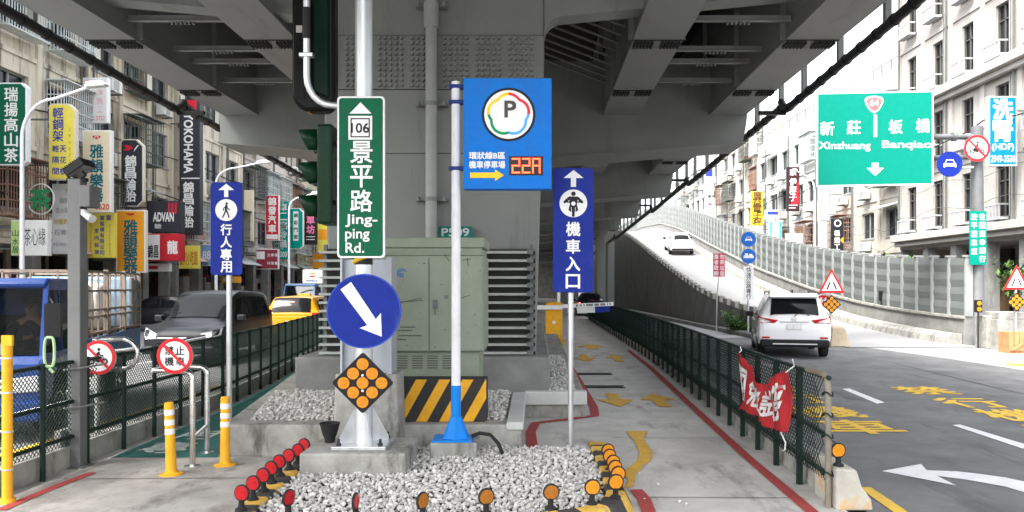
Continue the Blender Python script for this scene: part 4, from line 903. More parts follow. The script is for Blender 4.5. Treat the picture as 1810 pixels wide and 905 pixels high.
# ------------------------------------------------------------------ pictogram helpers
def stroke(mb, pts, wd, y):
    for a, b in zip(pts, pts[1:]):
        dx, dz = b[0]-a[0], b[1]-a[1]; L = math.hypot(dx, dz) or 1; nx, nz = -dz/L*wd/2, dx/L*wd/2
        mb.sheet([(a[0]+nx, y, a[1]+nz), (b[0]+nx, y, b[1]+nz), (b[0]-nx, y, b[1]-nz), (a[0]-nx, y, a[1]-nz)])
    for i, p in enumerate(pts): flat(mb, circ(p[0], p[1], wd/2, 10), y-.0003*(i+1))
def motor_icon(mb, cx, cz, s, y, fl=1):
    def P(*a): return [(cx+fl*s*u, cz+s*v) for u, v in a]
    for u in (-.62, .6): ring(mb, cx+fl*s*u, cz-.32*s, .15*s, .30*s, y, 20)
    flat(mb, P((-.5, -.15), (-.2, -.38), (.2, -.38), (.38, 0), (.3, .16), (-.05, .06), (-.45, .1)), y-.0004)
    flat(mb, P((-.35, .1), (.0, .06), (.18, .55), (.0, .62), (-.28, .3)), y-.0008)
    stroke(mb, P((.05, .5), (.2, .22), (.45, .25)), .09*s, y-.0012); stroke(mb, P((.38, .3), (.6, -.3)), .07*s, y-.0016); stroke(mb, P((-.2, .1), (.1, -.1), (.0, -.42)), .12*s, y-.002)
    flat(mb, circ(cx+fl*s*.06, cz+.8*s, .15*s, 16), y-.0004)
def car_icon(mb, cx, cz, s, y, bgm=None):
    def P(*a): return [(cx+s*u, cz+s*v) for u, v in a]
    stroke(mb, P((-.5, .05), (-.32, .42), (.32, .42), (.5, .05)), .09*s, y)
    flat(mb, P((-.62, .08), (.62, .08), (.66, -.3), (.5, -.34), (.46, -.22), (-.46, -.22), (-.5, -.34), (-.66, -.3)), y-.001)
def disc_sign(label, px, py, rpx, Y, kind, name='road_sign', rz=0., group=None, parent=None):
    r = rpx*Y/F; t = thing(name, label, 'road sign', (PX(px, Y), Y, PZ(py, Y)-r), rz, group)
    q = MB(); q.prism(circ(0, r, r, 44), 0, .02); q.build('plate', M_GALV if kind != 'blue' else M_BLUESIGN, t)
    return t, r
def prohibition(t, r, slash_first=False):
    q = MB(); flat(q, circ(0, r, r*.99, 44), -.002); q.build('white_face', M_WHITE, t)
    q = MB(); ring(q, 0, r, r*.80, r*.995, -.004, 48); a = r*.56
    stroke_pts = [(-a, r+a), (a, r-a)]; wd = r*.15; q.sheet([(-a-wd*.35, -.012, r+a-wd*.35), (-a+wd*.35, -.012, r+a+wd*.35), (a+wd*.35, -.012, r-a+wd*.35), (a-wd*.35, -.012, r-a-wd*.35)])
    return q

# ------------------------------------------------------------------ the front signpost and what hangs on it
Yp = 7.62; Xp = PX(643, Yp)
tag_b = thing('footing_block', 'grey concrete footing block on the gravel under the tall steel post', 'footing', (Xp, Yp, .08))
q = MB(); q.box(-.53, .47, -.36, .42, 0, .245); q.build('block', M_CONC, tag_b, bevel=.025)
t = thing('steel_post', 'tall round steel post carrying the green and blue signs', 'post', (Xp, Yp, .326))
q = MB(); q.cyl((0, 0, .03), (0, 0, 5.2), .086, n=28); q.build('shaft', mat('dull_zinc_tube', (.6, .61, .62), .42, metal=.7, var=.18, scale=5, streak=(1, 1, .2)), t, smooth=True)
q = MB(); q.box(-.26, .26, -.24, .24, 0, .035); q.build('base_plate', M_GALV, t, bevel=.005)
q = MB()
for a in (.5, pi/2+.5, pi+.5, 1.5*pi+.5):
    M = Matrix.Rotation(a, 4, 'Z'); q.prism([(.08, .036), (.25, .036), (.25, .08), (.1, .36), (.08, .36)], -.008, .008, 'y', M)
q.build('gusset', M_GALV, t)
q = MB()
for sx in (-.2, .2):
    for sy in (-.19, .19): q.cyl((sx, sy, .036), (sx, sy, .1), .014, n=8); q.cyl((sx, sy, .036), (sx, sy, .06), .027, n=6)
q.build('anchor_bolts', M_BOLT, t)
q = MB(); q.cyl((0, 0, 1.78), (0, 0, 2.05), .0885, n=24); q.build('black_band', M_BLACK, t, smooth=True)
q = MB()
for k in range(3): q.tube([(.0905*cos(a), .0905*sin(a), 1.8+k*.1+.03*(a-pi)) for a in [pi+pi*i/10 for i in range(11)]], .022, 6)
q.build('yellow_stripe', M_YELLOW, t)

Ys = 7.46
X0, X1, Zb, Zt = PX(596, Ys), PX(680, Ys), PZ(456, Ys), PZ(170, Ys); W, H = X1-X0, Zt-Zb
t = thing('street_name_sign', 'tall green road name sign reading 106 and Jing-ping Rd.', 'street sign', ((X0+X1)/2, Ys, Zb))
q = MB(); q.prism(rrect(-W/2, W/2, 0, H, .035), .0, .03, 'y'); q.build('plate', M_WHITE, t, bevel=.003)
q = MB(); q.prism(rrect(-W/2+.018, W/2-.018, .018, H-.018, .03), -.003, -.0005, 'y'); q.build('green_face', M_GREENSIGN, t)
def nx(px): return PX(px, Ys)-(X0+X1)/2
def nz(py): return PZ(py, Ys)-Zb
q = MB(); q.sheet([(nx(618), -.006, nz(201)), (nx(657), -.006, nz(201)), (nx(637.5), -.006, nz(181))]); q.box(nx(616), nx(658), -.006, -.004, nz(247), nz(205)); q.build('arrow_and_shield', M_WHITE, t)
q = MB()
for a, b_, c, d in ((620, 654, 209, 211), (620, 654, 241, 243), (620, 622, 211, 241), (652, 654, 211, 241)): q.box(nx(a), nx(b_), -.009, -.007, nz(d), nz(c))
q.text('106', nx(637), nz(226.5), .175, .095, -.009, .02); q.build('route_number', BLK, t)
q = MB(); 
for c, py in (('景', 269), ('平', 312), ('路', 355)): q.text(c, nx(639), nz(py), .215, .215, -.007, .018)
q.text('Jing-', nx(639), nz(390), .31, .125, -.007, .02); q.text('ping', nx(632), nz(416), .235, .125, -.007, .02); q.text('Rd.', nx(627.5), nz(438), .18, .10, -.007, .02)
q.build('lettering', M_WHITE, t)
q = MB(); q.box(-.03, .03, .03, .06, .3, .36); q.box(-.03, .03, .03, .06, H-.3, H-.24); q.build('clamp', M_GALV, t)

t, r = disc_sign('large blue keep-right disc with white arrow on the steel post', 643, 550, 66, 7.44, 'blue')
q = MB(); ring(q, 0, r, r*.965, r*.995, -.0015, 48); q.build('rim', paint('sign_blue_rim', (.03, .07, .4)), t)
a = math.atan2(-(590-508), (668-610)); d = Vector((cos(a), sin(a))); nn = Vector((-d.y, d.x))
def ap(u, v): p = d*u+nn*v; return (p.x, -.003, r+p.y)
q = MB(); q.sheet([ap(-.30, .062), ap(-.30, -.062), ap(.13, -.05), ap(.11, -.125), ap(.30, 0.0), ap(.11, .125), ap(.13, .05)]); q.build('arrow', M_WHITE, t)
q = MB(); q.box(-.02, .02, .02, .1, r-.2, r-.15); q.build('clamp', M_GALV, t)

def diamond(label, px, py, hpx, Y, name='reflector_board', group=None, m=M_AMBER):
    h = hpx*Y/F; t = thing(name, label, 'reflector board', (PX(px, Y), Y, PZ(py, Y)-h), 0, group)
    M = Matrix.Translation((0, 0, h)) @ Matrix.Rotation(pi/4, 4, 'Y'); e = h*.707
    q = MB(); q.prism(rrect(-e, e, -e, e, e*.12), 0, .02, 'y', M); q.build('plate', M_BLACK, t, bevel=.003)
    q = MB()
    for i in (-1, 0, 1):
        for j in (-1, 0, 1): q.prism(circ(i*e*.61, j*e*.61, e*.27, 24), -.006, -.001, 'y', M)
    q.build('reflectors', m, t)
    q = MB()
    for z in (h+e*.35, h-e*.35): q.cyl((0, -.004, z), (0, -.01, z), e*.06, n=10)
    q.build('bolts', M_GALV, t)
    return t
diamond('large black diamond board with nine amber reflectors on the steel post', 641, 677, 55, 7.44)

# signals
def gsignal():
    Yg = 7.6; x1, x0 = PX(598, Yg), PX(567, Yg); z1, z0 = PZ(224, Yg), PZ(398, Yg)
    t = thing('traffic_light', 'dark green traffic signal seen side-on behind the road name sign', 'traffic light', (x1, Yg, z0))
    wd = x0-x1; H = z1-z0
    q = MB(); q.box(wd, -.02, -.16, .16, 0, H); q.build('housing', paint('signal_green', (.0018, .019, .007), .3), t, bevel=.03, seg=3)
    for k in range(3):
        zc = H*(k+.5)/3; q = MB(); n = 18; Rr = .135; vs = []; L = .21
        for i in range(n+1):
            a = -pi*.72+pi*1.44*i/n; y, z = Rr*sin(a), Rr*cos(a); vs += [(wd-.001, y, zc+z), (wd-L*(.30+.70*(.5+.5*cos(a))), y, zc+z)]
        q.add(vs, [(2*i, 2*i+1, 2*i+3, 2*i+2) for i in range(n)]); o = q.build('visor', paint('signal_green', (0, 0, 0)), t, smooth=True); s = o.modifiers.new('s', 'SOLIDIFY'); s.thickness = .006
        q = MB(); q.cyl((wd-.001, 0, zc), (wd-.02, 0, zc), .12, .1, n=20); q.build('lens', mat('signal_lens', ((.3, .02, .01), (.3, .2, .02), (.02, .2, .12))[2-k], .2, var=0) if 0 else mat(f'signal_lens_{["green", "amber", "red"][k]}', ((.01, .12, .07), (.25, .13, .01), (.25, .01, .01))[k], .2, var=0), t)
    q = MB(); q.box(-.02, Xp-x1, -.03, .03, H*.2, H*.2+.05); q.box(-.02, Xp-x1, -.03, .03, H*.8, H*.8+.05); q.build('bracket', M_BOLT, t)
gsignal()
Yb = 7.55; xa, xb, zb = PX(515, Yb), PX(590, Yb), PZ(196, Yb)
t = thing('traffic_light', 'black capsule-shaped traffic signal seen from behind at the top of the post', 'traffic light', ((xa+xb)/2, Yb, zb))
W = xb-xa
cap = [(-W/2, 2.2), (-W/2, .19)]+[(-W/2+.16*(1-cos(a)), .19-.19*sin(a)) for a in [pi/2*i/8 for i in range(1, 9)]]+[(W/2-.12*(1-cos(a)), .13-.13*sin(a)) for a in [pi/2*i/8 for i in range(8, -1, -1)]]+[(W/2, 2.2)]
q = MB(); q.prism(cap, 0, .2, 'y'); q.build('housing', paint('gloss_black', (.008, .008, .008), .15, spec=.05), t, bevel=.04, seg=4)
q = MB(); q.prism([(.01, .18), (W/2-.04, .12), (W/2-.04, 2.1), (.01, 2.1)], -.035, -.0, 'y'); q.build('rear_door', paint('signal_dark_green', (.003, .012, .008), .15, spec=.05), t, bevel=.02)
q = MB(); q.box(-W/2+.03, -.08, -.01, -.001, .12, 2.1); q.build('rear_cover', paint('gloss_black', (0, 0, 0)), t)
q = MB(); q.box(-W/2+.05, -W/2+.11, -.014, -.0105, 1.26-.5, 1.32-.5+.01); q.build('sticker', mat('sticker_grey', (.3, .29, .27), .6), t)
pxp = PX(546, Yb)-(xa+xb)/2; xe = Xp-(xa+xb)/2
q = MB(); pts = [(pxp, -.07, 2.1), (pxp, -.07, .32)]+[(pxp+.22*(1-cos(a)), -.07+.06*i/6, .32-.27*sin(a)) for i, a in enumerate([pi/2*i/6 for i in range(1, 7)])]+[(xe, .07, .05)]
q.tube(pts, .033, 12); q.build('mounting_pipe', M_GALV, t, smooth=True)
q = MB()
for z in (.52, 1.14): q.box(pxp-.065, pxp+.065, -.11, -.03, z-.02, z+.02)
q.build('pipe_clamp', M_GALV, t, bevel=.006)
q = MB(); q.cyl((pxp, -.07, .68), (pxp, -.07, .98), .04, n=12); q.build('black_sleeve', M_BLACK, t, smooth=True)

# pedestal and steel channel behind the post
t = thing('concrete_pedestal', 'grey concrete pedestal with a steel column behind the signpost', 'pedestal', (-1.80, 8.35, .08))
q = MB(); q.prism([(-.36, 0), (.36, 0), (.33, .88), (-.33, .88)], -.12, .3, 'y'); q.build('block', M_CONC, t, bevel=.02)
q = MB(); q.box(-.28, -.26, -.1, .2, .881, 2.12); q.box(.22, .27, -.12, .2, .881, 2.12); q.box(-.26, .22, -.02, .02, .882, 2.10); q.box(-.08, -.04, -.07, -.02, .882, 2.08); q.build('steel_column', mat('blue_grey_steel', (.40, .42, .46), .45, metal=.4, var=.1), t)

# black pot
t = thing('plastic_pot', 'black plastic pot beside the concrete footing', 'pot', (PX(583, 7.78), 7.78, .326))
q = MB(); q.lathe([(.05, 0), (.055, .05), (.068, .07), (.098, .18), (.104, .195), (.098, .195), (.084, .155), (.05, .08)], 22); tag(q.build('bowl', M_RUBBER, t, smooth=True), 'flared bowl', 'pot'); 
for o in t.children: del o['category']; del o['label']

# ------------------------------------------------------------------ parking sign on the blue and white pole
Yq = 8.15; xq = PX(806, Yq)
t = thing('footing_block', 'small grey concrete footing under the blue and white pole', 'footing', (xq, Yq, .07))
q = MB(); q.box(-.25, .235, -.19, .28, 0, .21); q.build('block', M_CONC, t, bevel=.015)
t = thing('parking_sign', 'blue parking board with a red number display on a white pole', 'parking sign', (xq, Yq, .281))
q = MB(); zt = PZ(145, Yq)-.281; zm = PZ(681, Yq)-.281; q.cyl((0, 0, zm), (0, 0, zt), .048, n=22); q.build('pole', M_WPOLE, t, smooth=True)
q = MB(); q.cyl((0, 0, .02), (0, 0, zm-.001), .052, n=22)
for a in range(6): q.prism([(.05, .02), (.15, .02), (.06, .24), (.05, .24)], -.006, .006, 'y', Matrix.Rotation(a*pi/3+.5, 4, 'Z'))
q.lathe([(.14, .02), (.1, .12), (.058, .24)], 6, Matrix.Rotation(.5, 4, 'Z')); q.box(-.235, .18, -.17, .17, 0, .02); q.build('blue_foot', paint('bright_blue', (.01, .2, .62), .35), t, smooth=True)
Yf = 8.06; k = Yf/F
bx0, bx1, bz0, bz1 = PX(819, Yf)-xq, PX(975, Yf)-xq, PZ(334, Yf)-.281, PZ(138, Yf)-.281
def ux(px): return PX(px, Yf)-xq
def uz(py): return PZ(py, Yf)-.281
yf = Yf-Yq
q = MB(); q.box(bx0, bx1, yf, yf+.17, bz0, bz1); q.build('board', M_BLUEBOX, t, bevel=.006)
q = MB(); cx, cz = ux(899), uz(202.5); flat(q, circ(cx, cz, 47.5*k, 48), yf-.002); q.build('black_ring', paint('logo_black', (.02, .02, .025)), t)
q = MB(); flat(q, circ(cx, cz, 43*k, 48), yf-.004); q.build('white_disc', paint('logo_white', (.8, .8, .8)), t)
cols = [('logo_red', (.7, .04, .06)), ('logo_yellow', (.85, .6, .02)), ('logo_green', (.0, .3, .1)), ('logo_sky', (.1, .4, .8))]
for qi, (nm, c) in enumerate(cols):
    q = MB(); n = 26; vs = []
    for i in range(n+1):
        a = pi/2*qi+pi/2*i/n; rr = (29.5+2.6*abs(cos(2.5*(a-pi/2)))*1.7)*k
        for e in (0, 1): R_ = rr+e*5*k; vs.append((cx+R_*cos(a), yf-.006, cz+R_*sin(a)))
    q.add(vs, [(2*i, 2*i+1, 2*i+3, 2*i+2) for i in range(n)]); q.build('logo_petals', paint(nm, c), t)
q = MB(); q.text('P', ux(902), uz(193), 21*k, 30*k, yf-.006, .03); q.build('letter', paint('logo_grey', (.08, .075, .07)), t)
q = MB(); q.text('環狀線B區', ux(861), uz(275), 64*k, 13*k, yf-.003, .03); q.text('機車停車場', ux(861), uz(291), 64*k, 13.5*k, yf-.003, .03); q.build('lettering', paint('logo_white', (0, 0, 0)), t)
q = MB(); q.sheet([(ux(a), yf-.003, uz(b_)) for a, b_ in ((831, 305), (875, 305), (875, 299.5), (891, 310), (875, 320), (875, 314.5), (831, 314.5))]); q.build('arrow', M_YELLOW, t)
q = MB(); q.box(ux(900), ux(960), yf-.004, yf-.001, uz(310), uz(276)); q.build('display_window', mat('display_dark', (.012, .004, .004), .2, var=0), t)
q = MB(); SEG = {'2': 'abged', '4': 'fgbc', 'A': 'abcefg'}
for i, ch in enumerate('22A'):
    x0, x1 = 906+i*18, 918+i*18; zt_, zm_, zl = 281, 293, 305; L2 = 1.5
    sg = {'a': ((x0, zt_), (x1, zt_)), 'b': ((x1, zt_), (x1, zm_)), 'c': ((x1, zm_), (x1, zl)), 'd': ((x0, zl), (x1, zl)), 'e': ((x0, zm_), (x0, zl)), 'f': ((x0, zt_), (x0, zm_)), 'g': ((x0, zm_), (x1, zm_))}
    for s_ in SEG[ch]:
        (a0, b0), (a1, b1) = sg[s_]; q.box(ux(min(a0, a1)-1.2), ux(max(a0, a1)+1.2), yf-.008, yf-.005, uz(max(b0, b1)+1.2), uz(min(b0, b1)-1.2))
q.build('lit_digits', mat('lit_red_digits', (1, .06, .02), .4, var=0, emit=1.6), t)
for py in (150, 178, 296):
    q = MB(); q.box(-.07, bx0+.001, -.05, .03, uz(py)-.02, uz(py)+.02); q.build('bracket', paint('dark_blue_bracket', (.01, .03, .16), .4), t, bevel=.004)
q = MB(); q.tube([(.16, .02, .03), (.25, .03, .06), (.36, .0, .05), (.45, -.03, -.04), (.5, -.05, -.16)], .02, 8); tag(q.build('hose', M_RUBBER, smooth=True), 'black ribbed hose looping from the blue pole foot', 'hose').location = (xq, Yq, .281)

# pedestrian and motorcycle blue signs
def blue_sign(label, bb, Y, polex, zbase, chars, icon, rz=0.):
    x0, y0, x1, y1 = bb; X0, X1, Zt, Zb = PX(x0, Y), PX(x1, Y), PZ(y0, Y), PZ(y1, Y); W, H = X1-X0, Zt-Zb; xp = PX(polex, Y)
    t = thing('guide_sign', label, 'road sign', (xp, Y, zbase)); dx = (X0+X1)/2-xp; o = Zb-zbase
    q = MB(); q.cyl((0, .05, 0), (0, .05, o+H*.95), .031, n=16); q.build('pole', M_GALV, t, smooth=True)
    M = Matrix.Translation((dx, 0, o)) @ Matrix.Rotation(rz, 4, 'Y')
    q = MB(); q.prism(rrect(-W/2, W/2, 0, H, W*.09), 0, .016, 'y', M); q.build('plate', M_BLUESIGN, t, bevel=.003)
    q = MB(); a = W*.13
    q.add([(u, -.003, H-v) for u, v in ((-a*.5, W*.47), (-a*.5, W*.25), (-W*.25, W*.25), (0, W*.05), (W*.25, W*.25), (a*.5, W*.25), (a*.5, W*.47))], [(0, 1, 2, 3, 4, 5, 6)], M)
    q.add([(p[0], -.003, p[1]) for p in circ(0, H-W*.88, W*.345, 36)], [tuple(range(36))], M)
    zt = H-W*1.3; st = (zt-W*.06)/len(chars)
    for i, c in enumerate(chars): q.text(c, 0, zt-st*(i+.5), W*.36, W*.36, -.003, .03, M)
    q.build('lettering', M_WHITE, t)
    q = MB(); s = W*(.30 if icon == 'walk' else .34); cz = H-W*.88
    if icon == 'walk':
        flat(q, circ(.06*s, cz+.68*s, .13*s, 14), -.006)
        stroke(q, [(.02*s, cz+.45*s), (-.02*s, cz+.0*s)], .25*s, -.006); stroke(q, [(0, cz+.4*s), (-.28*s, cz+.15*s), (-.3*s, cz-.05*s)], .1*s, -.0065); stroke(q, [(0, cz+.4*s), (.25*s, cz+.12*s), (.38*s, cz+.02*s)], .1*s, -.0067)
        stroke(q, [(0, cz), (.18*s, cz-.35*s), (.3*s, cz-.8*s)], .14*s, -.007); stroke(q, [(-.03*s, cz), (-.18*s, cz-.4*s), (-.36*s, cz-.78*s)], .14*s, -.0074)
    else:
        flat(q, circ(0, cz+.7*s, .17*s, 16), -.006); stroke(q, [(-.62*s, cz+.1*s), (-.3*s, cz+.4*s), (.3*s, cz+.4*s), (.62*s, cz+.1*s)], .2*s, -.0064); stroke(q, [(-.68*s, cz+.1*s), (.68*s, cz+.1*s)], .1*s, -.007)
        flat(q, [(-.3*s, cz+.32*s), (.3*s, cz+.32*s), (.26*s, cz-.1*s), (.36*s, cz-.5*s), (.2*s, cz-.62*s), (-.2*s, cz-.62*s), (-.36*s, cz-.5*s), (-.26*s, cz-.1*s)], -.0072); flat(q, rrect(-.1*s, .1*s, cz-.98*s, cz-.3*s, .06*s), -.0076)
    q.v = [tuple(M @ Vector(p)) for p in q.v]; q.build('pictogram', BLK, t)
    if icon != 'walk':
        q = MB(); flat(q, circ(0, cz-.02*s, .16*s, 14), -.0082); stroke(q, [(-.15*s, cz-.3*s), (-.12*s, cz-.9*s)], .035*s, -.0082); stroke(q, [(.15*s, cz-.3*s), (.12*s, cz-.9*s)], .035*s, -.0082); q.v = [tuple(M @ Vector(p)) for p in q.v]; q.build('pictogram_lamp', M_WHITE, t)
    q = MB(); q.box(-.035, .035, .017, .05, o+H*.2, o+H*.2+.03); q.box(-.035, .035, .017, .05, o+H*.8, o+H*.8+.03); q.build('clamp', M_GALV, t)
blue_sign('narrow blue pedestrian sign with a walking figure on a steel pole', (372, 322, 428, 486), 8.75, 402, .006, '行人專用', 'walk')
blue_sign('tall blue motorcycle entrance sign with a rider on a steel pole', (977, 297, 1048, 517), 8.5, 1009, .1, '機車入口', 'moto', .006)

# stainless barriers with prohibition discs
Yc = 8.7
t = thing('stainless_barrier', 'stainless rail barrier with a rounded end behind the motorcycle ban disc', 'barrier', (PX(172, Yc), Yc, .006))
def sx(px, Y=Yc, b=172): return PX(px, Y)-PX(b, Y)
q = MB(); q.cyl((0, 0, 0), (0, 0, PZ(600, Yc)), .03, n=14); q.cyl((0, 0, 0), (0, 0, .012), .075, n=16)
zc = PZ(628, Yc); rr = .17
pts = [(-.05, 0, zc+rr), (sx(208), .1, zc+rr)]+[(sx(208)+rr*sin(a), .1, zc+rr*cos(a)) for a in [pi*i/12 for i in range(1, 12)]]+[(sx(208), .1, zc-rr), (-.05, 0, zc-rr)]
q.tube(pts, .028, 10); q.tube([(-.02, .0, zc+.01), (sx(232), .09, zc+.06)], .022, 8); q.tube([(0, 0, PZ(695, Yc)), (-.35, -.2, PZ(712, Yc)), (-.8, -.45, PZ(728, Yc))], .02, 8); q.build('rails', M_STAIN, t, smooth=True)
tt, r = disc_sign('round red-rimmed motorcycle ban disc on the stainless barrier', 174, 632, 30.5, 8.5, 'ban', rz=0)
q = prohibition(tt, r); q.build('red_ring', M_RED, tt); q = MB(); motor_icon(q, 0, r*.98, r*.62, -.006, 1); q.build('pictogram', BLK, tt)
Yd = 8.1
t = thing('stainless_barrier', 'bent stainless tube barrier with two legs beside the yellow posts', 'barrier', (PX(340, Yd), Yd, .006))
b340 = lambda px, Y: PX(px, Y)-PX(340, Yd)
q = MB()
def leg(px, Y, pytop, xl, name='q'):
    x = b340(px, Y); z = PZ(pytop, Y); y = Y-Yd
    q.tube([(x, y, 0), (x, y, z-.08)]+[(x-.08*(1-cos(a)), y, z-.08+.08*sin(a)) for a in [pi/2*i/5 for i in range(1, 6)]]+[(xl, y, z+.01)], .03, 12); q.cyl((x, y, 0), (x, y, .012), .08, n=16)
leg(340, 8.1, 657, b340(272, 8.1)); leg(366, 8.75, 650, b340(318, 8.75))
z = PZ(650, 8.75)
q.tube([(b340(272, 8.1), 0, PZ(657, 8.1)+.01), (b340(318, 8.75), 8.75-Yd, z+.01)], .028, 10); q.tube([(b340(340, 8.1), 0, .3), (b340(366, 8.75), 8.75-Yd, .32)], .02, 8); q.tube([(b340(300, 8.3), .2, PZ(608, 8.3)), (b340(362, 8.6), .5, PZ(596, 8.6))], .026, 10)
q.tube([(b340(300, 8.3), .2, PZ(608, 8.3)), (b340(300, 8.3), .2, PZ(655, 8.3))], .026, 10)
q.build('rails', M_STAIN, t, smooth=True)
tt, r = disc_sign('round red-rimmed disc lettered against motorcycles on the bent barrier', 309, 629, 32, 7.95, 'ban')
q = prohibition(tt, r); q.build('red_ring', M_RED, tt); q = MB()
for c, u, v in (('禁', -.3, .3), ('止', .3, .3), ('機', -.3, -.3), ('車', .3, -.3)): q.text(c, u*r, r+v*r, r*.5, r*.5, -.006, .02)
q.build('lettering', BLK, tt)

# grey camera post
Yh = 8.09; xh = PX(137, Yh)
t = thing('camera_post', 'square grey steel post with floodlight and junction boxes by the left fence', 'post', (xh, Yh, .006))
q = MB(); q.box(-.066, .066, -.066, .066, 0, PZ(318, Yh)); q.box(-.12, .12, -.12, .12, 0, .015); q.build('shaft', M_GREYPOST, t, bevel=.008)
def hx(px): return PX(px, Yh)-xh
def hz(py): return PZ(py, Yh)
q = MB(); q.box(hx(148)+.005, hx(168), -.1, .1, hz(368), hz(330)); q.build('junction_box', M_GREYPOST, t, bevel=.01)
q = MB(); q.box(hx(112), -.077, -.16, .05, .12, hz(758)); q.build('foot_box', mat('box_grey', (.26, .25, .23), .6, var=.15, dirt=((.16, .13, .09), 6, .58, (1, 1, .5))), t, bevel=.01)
q = MB(); q.tube([(hx(118), -.05, .0), (hx(119), -.05, .14)], .03, 8); q.tube([(hx(127), -.06, 0), (hx(126), -.05, .14)], .02, 8); q.build('conduit', M_RUBBER, t)
M = Matrix.Translation((hx(143), -.02, hz(300))) @ Matrix.Rotation(-.6, 4, 'Y')
q = MB(); q.box(-.11, .11, -.12, .12, -.035, .035, M)
for k in range(9): q.box(-.1+k*.024, -.09+k*.024, -.12, .12, .036, .06, M)
q.build('floodlight', M_BLACK, t, bevel=.004); q = MB(); q.box(-.095, .1, -.10, .10, -.04, -.036, M); q.build('lamp_glass', mat('smoky_lens', (.12, .12, .12), .15, var=0), t)
q = MB(); q.box(-.1, .1, -.03, .03, hz(322), hz(316)); q.tube([(-.08, 0, hz(318)), (-.11, 0, hz(308)), (-.05, 0, hz(300))], .015, 6); q.tube([(.06, -.02, hz(318)), (.1, -.02, hz(311)), (.06, -.02, hz(303))], .012, 6); q.build('bracket', M_BLACK, t)
q = MB(); q.cyl((hx(153), -.05, hz(378)), (hx(175), -.12, hz(390)), .035, .042, n=14); q.box(.0, hx(156), -.06, -.03, hz(376), hz(372)); q.build('camera', mat('camera_grey', (.5, .5, .5), .4, var=0), t, smooth=True)
q = MB()
for z in (.62, 1.02): q.tube([(-.09, -.09, z), (.09, -.09, z+.02), (.25, .05, z+.05)], .012, 6)
q.build('strap', M_GREYPOST, t)
# rope loop on the fence
q = MB(); q.tube([(.05*cos(a), .0, .16*sin(a)+.02*sin(3*a)) for a in [2*pi*i/24 for i in range(24)]], .014, 6, True); q.tube([(0, 0, -.16), (.04, 0, -.2)], .014, 6)
tag(q.build('rope_loop', mat('pale_green_rope', (.35, .5, .28), .8), smooth=True), 'pale green rope loop hanging on the left fence', 'rope').location = (PX(93, 7.55), 7.5, PZ(622, 7.5))

# ------------------------------------------------------------------ roadside cabinet and striped block
Ye = 9.1
t = thing('utility_cabinet', 'olive green steel electricity cabinet with two scuffed doors', 'cabinet', (PX(765, Ye), Ye, ZP))
c0 = PX(765, Ye)
def ex(px): return PX(px, Ye)-c0
def ez(py): return PZ(py, Ye)-ZP
q = MB(); q.box(ex(664), ex(846), .06, .85, 0, ez(622)); q.build('plinth_box', M_CAB, t, bevel=.01)
q = MB(); q.box(ex(656), ex(855), 0, .9, ez(622)+.002, ez(452)); q.build('body', M_CAB, t, bevel=.01)
q = MB(); q.box(ex(654), ex(857), -.03, .93, ez(438), ez(420)); q.box(ex(660), ex(852), -.004, .9, ez(452)+.002, ez(438)-.002); q.build('lid', M_CAB, t, bevel=.012)
for a, b_ in ((660, 757.5), (760, 852)):
    q = MB(); q.box(ex(a), ex(b_), -.018, -.001, ez(620), ez(456)); q.build('door', M_CAB, t, bevel=.005)
q = MB()
for k in range(11): q.prism(rrect(ex(668+k*17), ex(680+k*17), ez(447), ez(443), .008), -.016, -.005, 'y')
q.build('vent_slots', M_CAB, t, bevel=.002)
q = MB()
for k in range(4):
    for j in range(6): q.box(ex(700+k*27), ex(719+k*27), .045, .06, ez(651-j*4.2)-.004, ez(651-j*4.2)+.004)
q.build('vent_grille', M_FRAMED, t)
q = MB(); q.box(ex(765), ex(774), -.03, -.019, ez(546), ez(530)); q.cyl((ex(769.5), -.03, ez(543)), (ex(769.5), -.03, ez(556)), .008, n=8); q.box(ex(786), ex(793), -.026, -.019, ez(528), ez(522)); q.build('handle', M_GREYPOST, t)
q = MB()
for rr, a0, a1 in ((9.5, .4, 3.6), (6.5, 1.0, 5.4), (3.5, 2.5, 6.8)):
    ring(q, ex(711), ez(484), (rr-2.1)*Ye/F, rr*Ye/F, -.0205, 22, a0, a1)
q.build('emblem', paint('emblem_blue', (.06, .14, .36)), t)
q = MB(); R_ = random.Random(4)
for (a, b_, n) in ((708, 735, 578), (704, 728, 584), (706, 746, 593), (704, 718, 600)):
    x = a
    while x < b_: wd = R_.uniform(1, 2.6); q.box(ex(x), ex(x+wd), -.0202, -.0190, ez(n+1.1), ez(n-1.1)); x += wd+.8
for pts in ([(700, 537), (722, 532), (745, 527)], [(704, 534), (748, 531)], [(786, 450), (795, 462)], [(815, 527), (830, 522)], [(818, 460), (832, 458)], [(826, 456), (828, 470)]):
    stroke(q, [(ex(a), ez(b_)) for a, b_ in pts], .008, -.0205)
for k in range(26):
    x, y = R_.uniform(665, 848), R_.uniform(460, 616); q.box(ex(x), ex(x+R_.uniform(1, 4)), -.0202, -.0190, ez(y), ez(y-R_.uniform(.6, 2)))
q.build('scuffs_and_print', mat('scuff_dark', (.07, .075, .06), .7), t)
t = thing('striped_block', 'black and yellow striped concrete block in front of the cabinet', 'concrete block', (PX(783, 8.74), 8.74, ZP))
x0, x1 = PX(700, 8.74)-PX(783, 8.74), PX(860, 8.74)-PX(783, 8.74); H = .485
q = MB(); q.box(x0, x1, 0, .29, 0, H); q.build('block', mat('block_black_paint', (.035, .034, .033), .7, var=.3, scale=7, dirt=((.18, .17, .15), 6, .62, (1, 1, 1))), t, bevel=.01)
q = MB(); sl = .44*H/.5; x = x0-.30
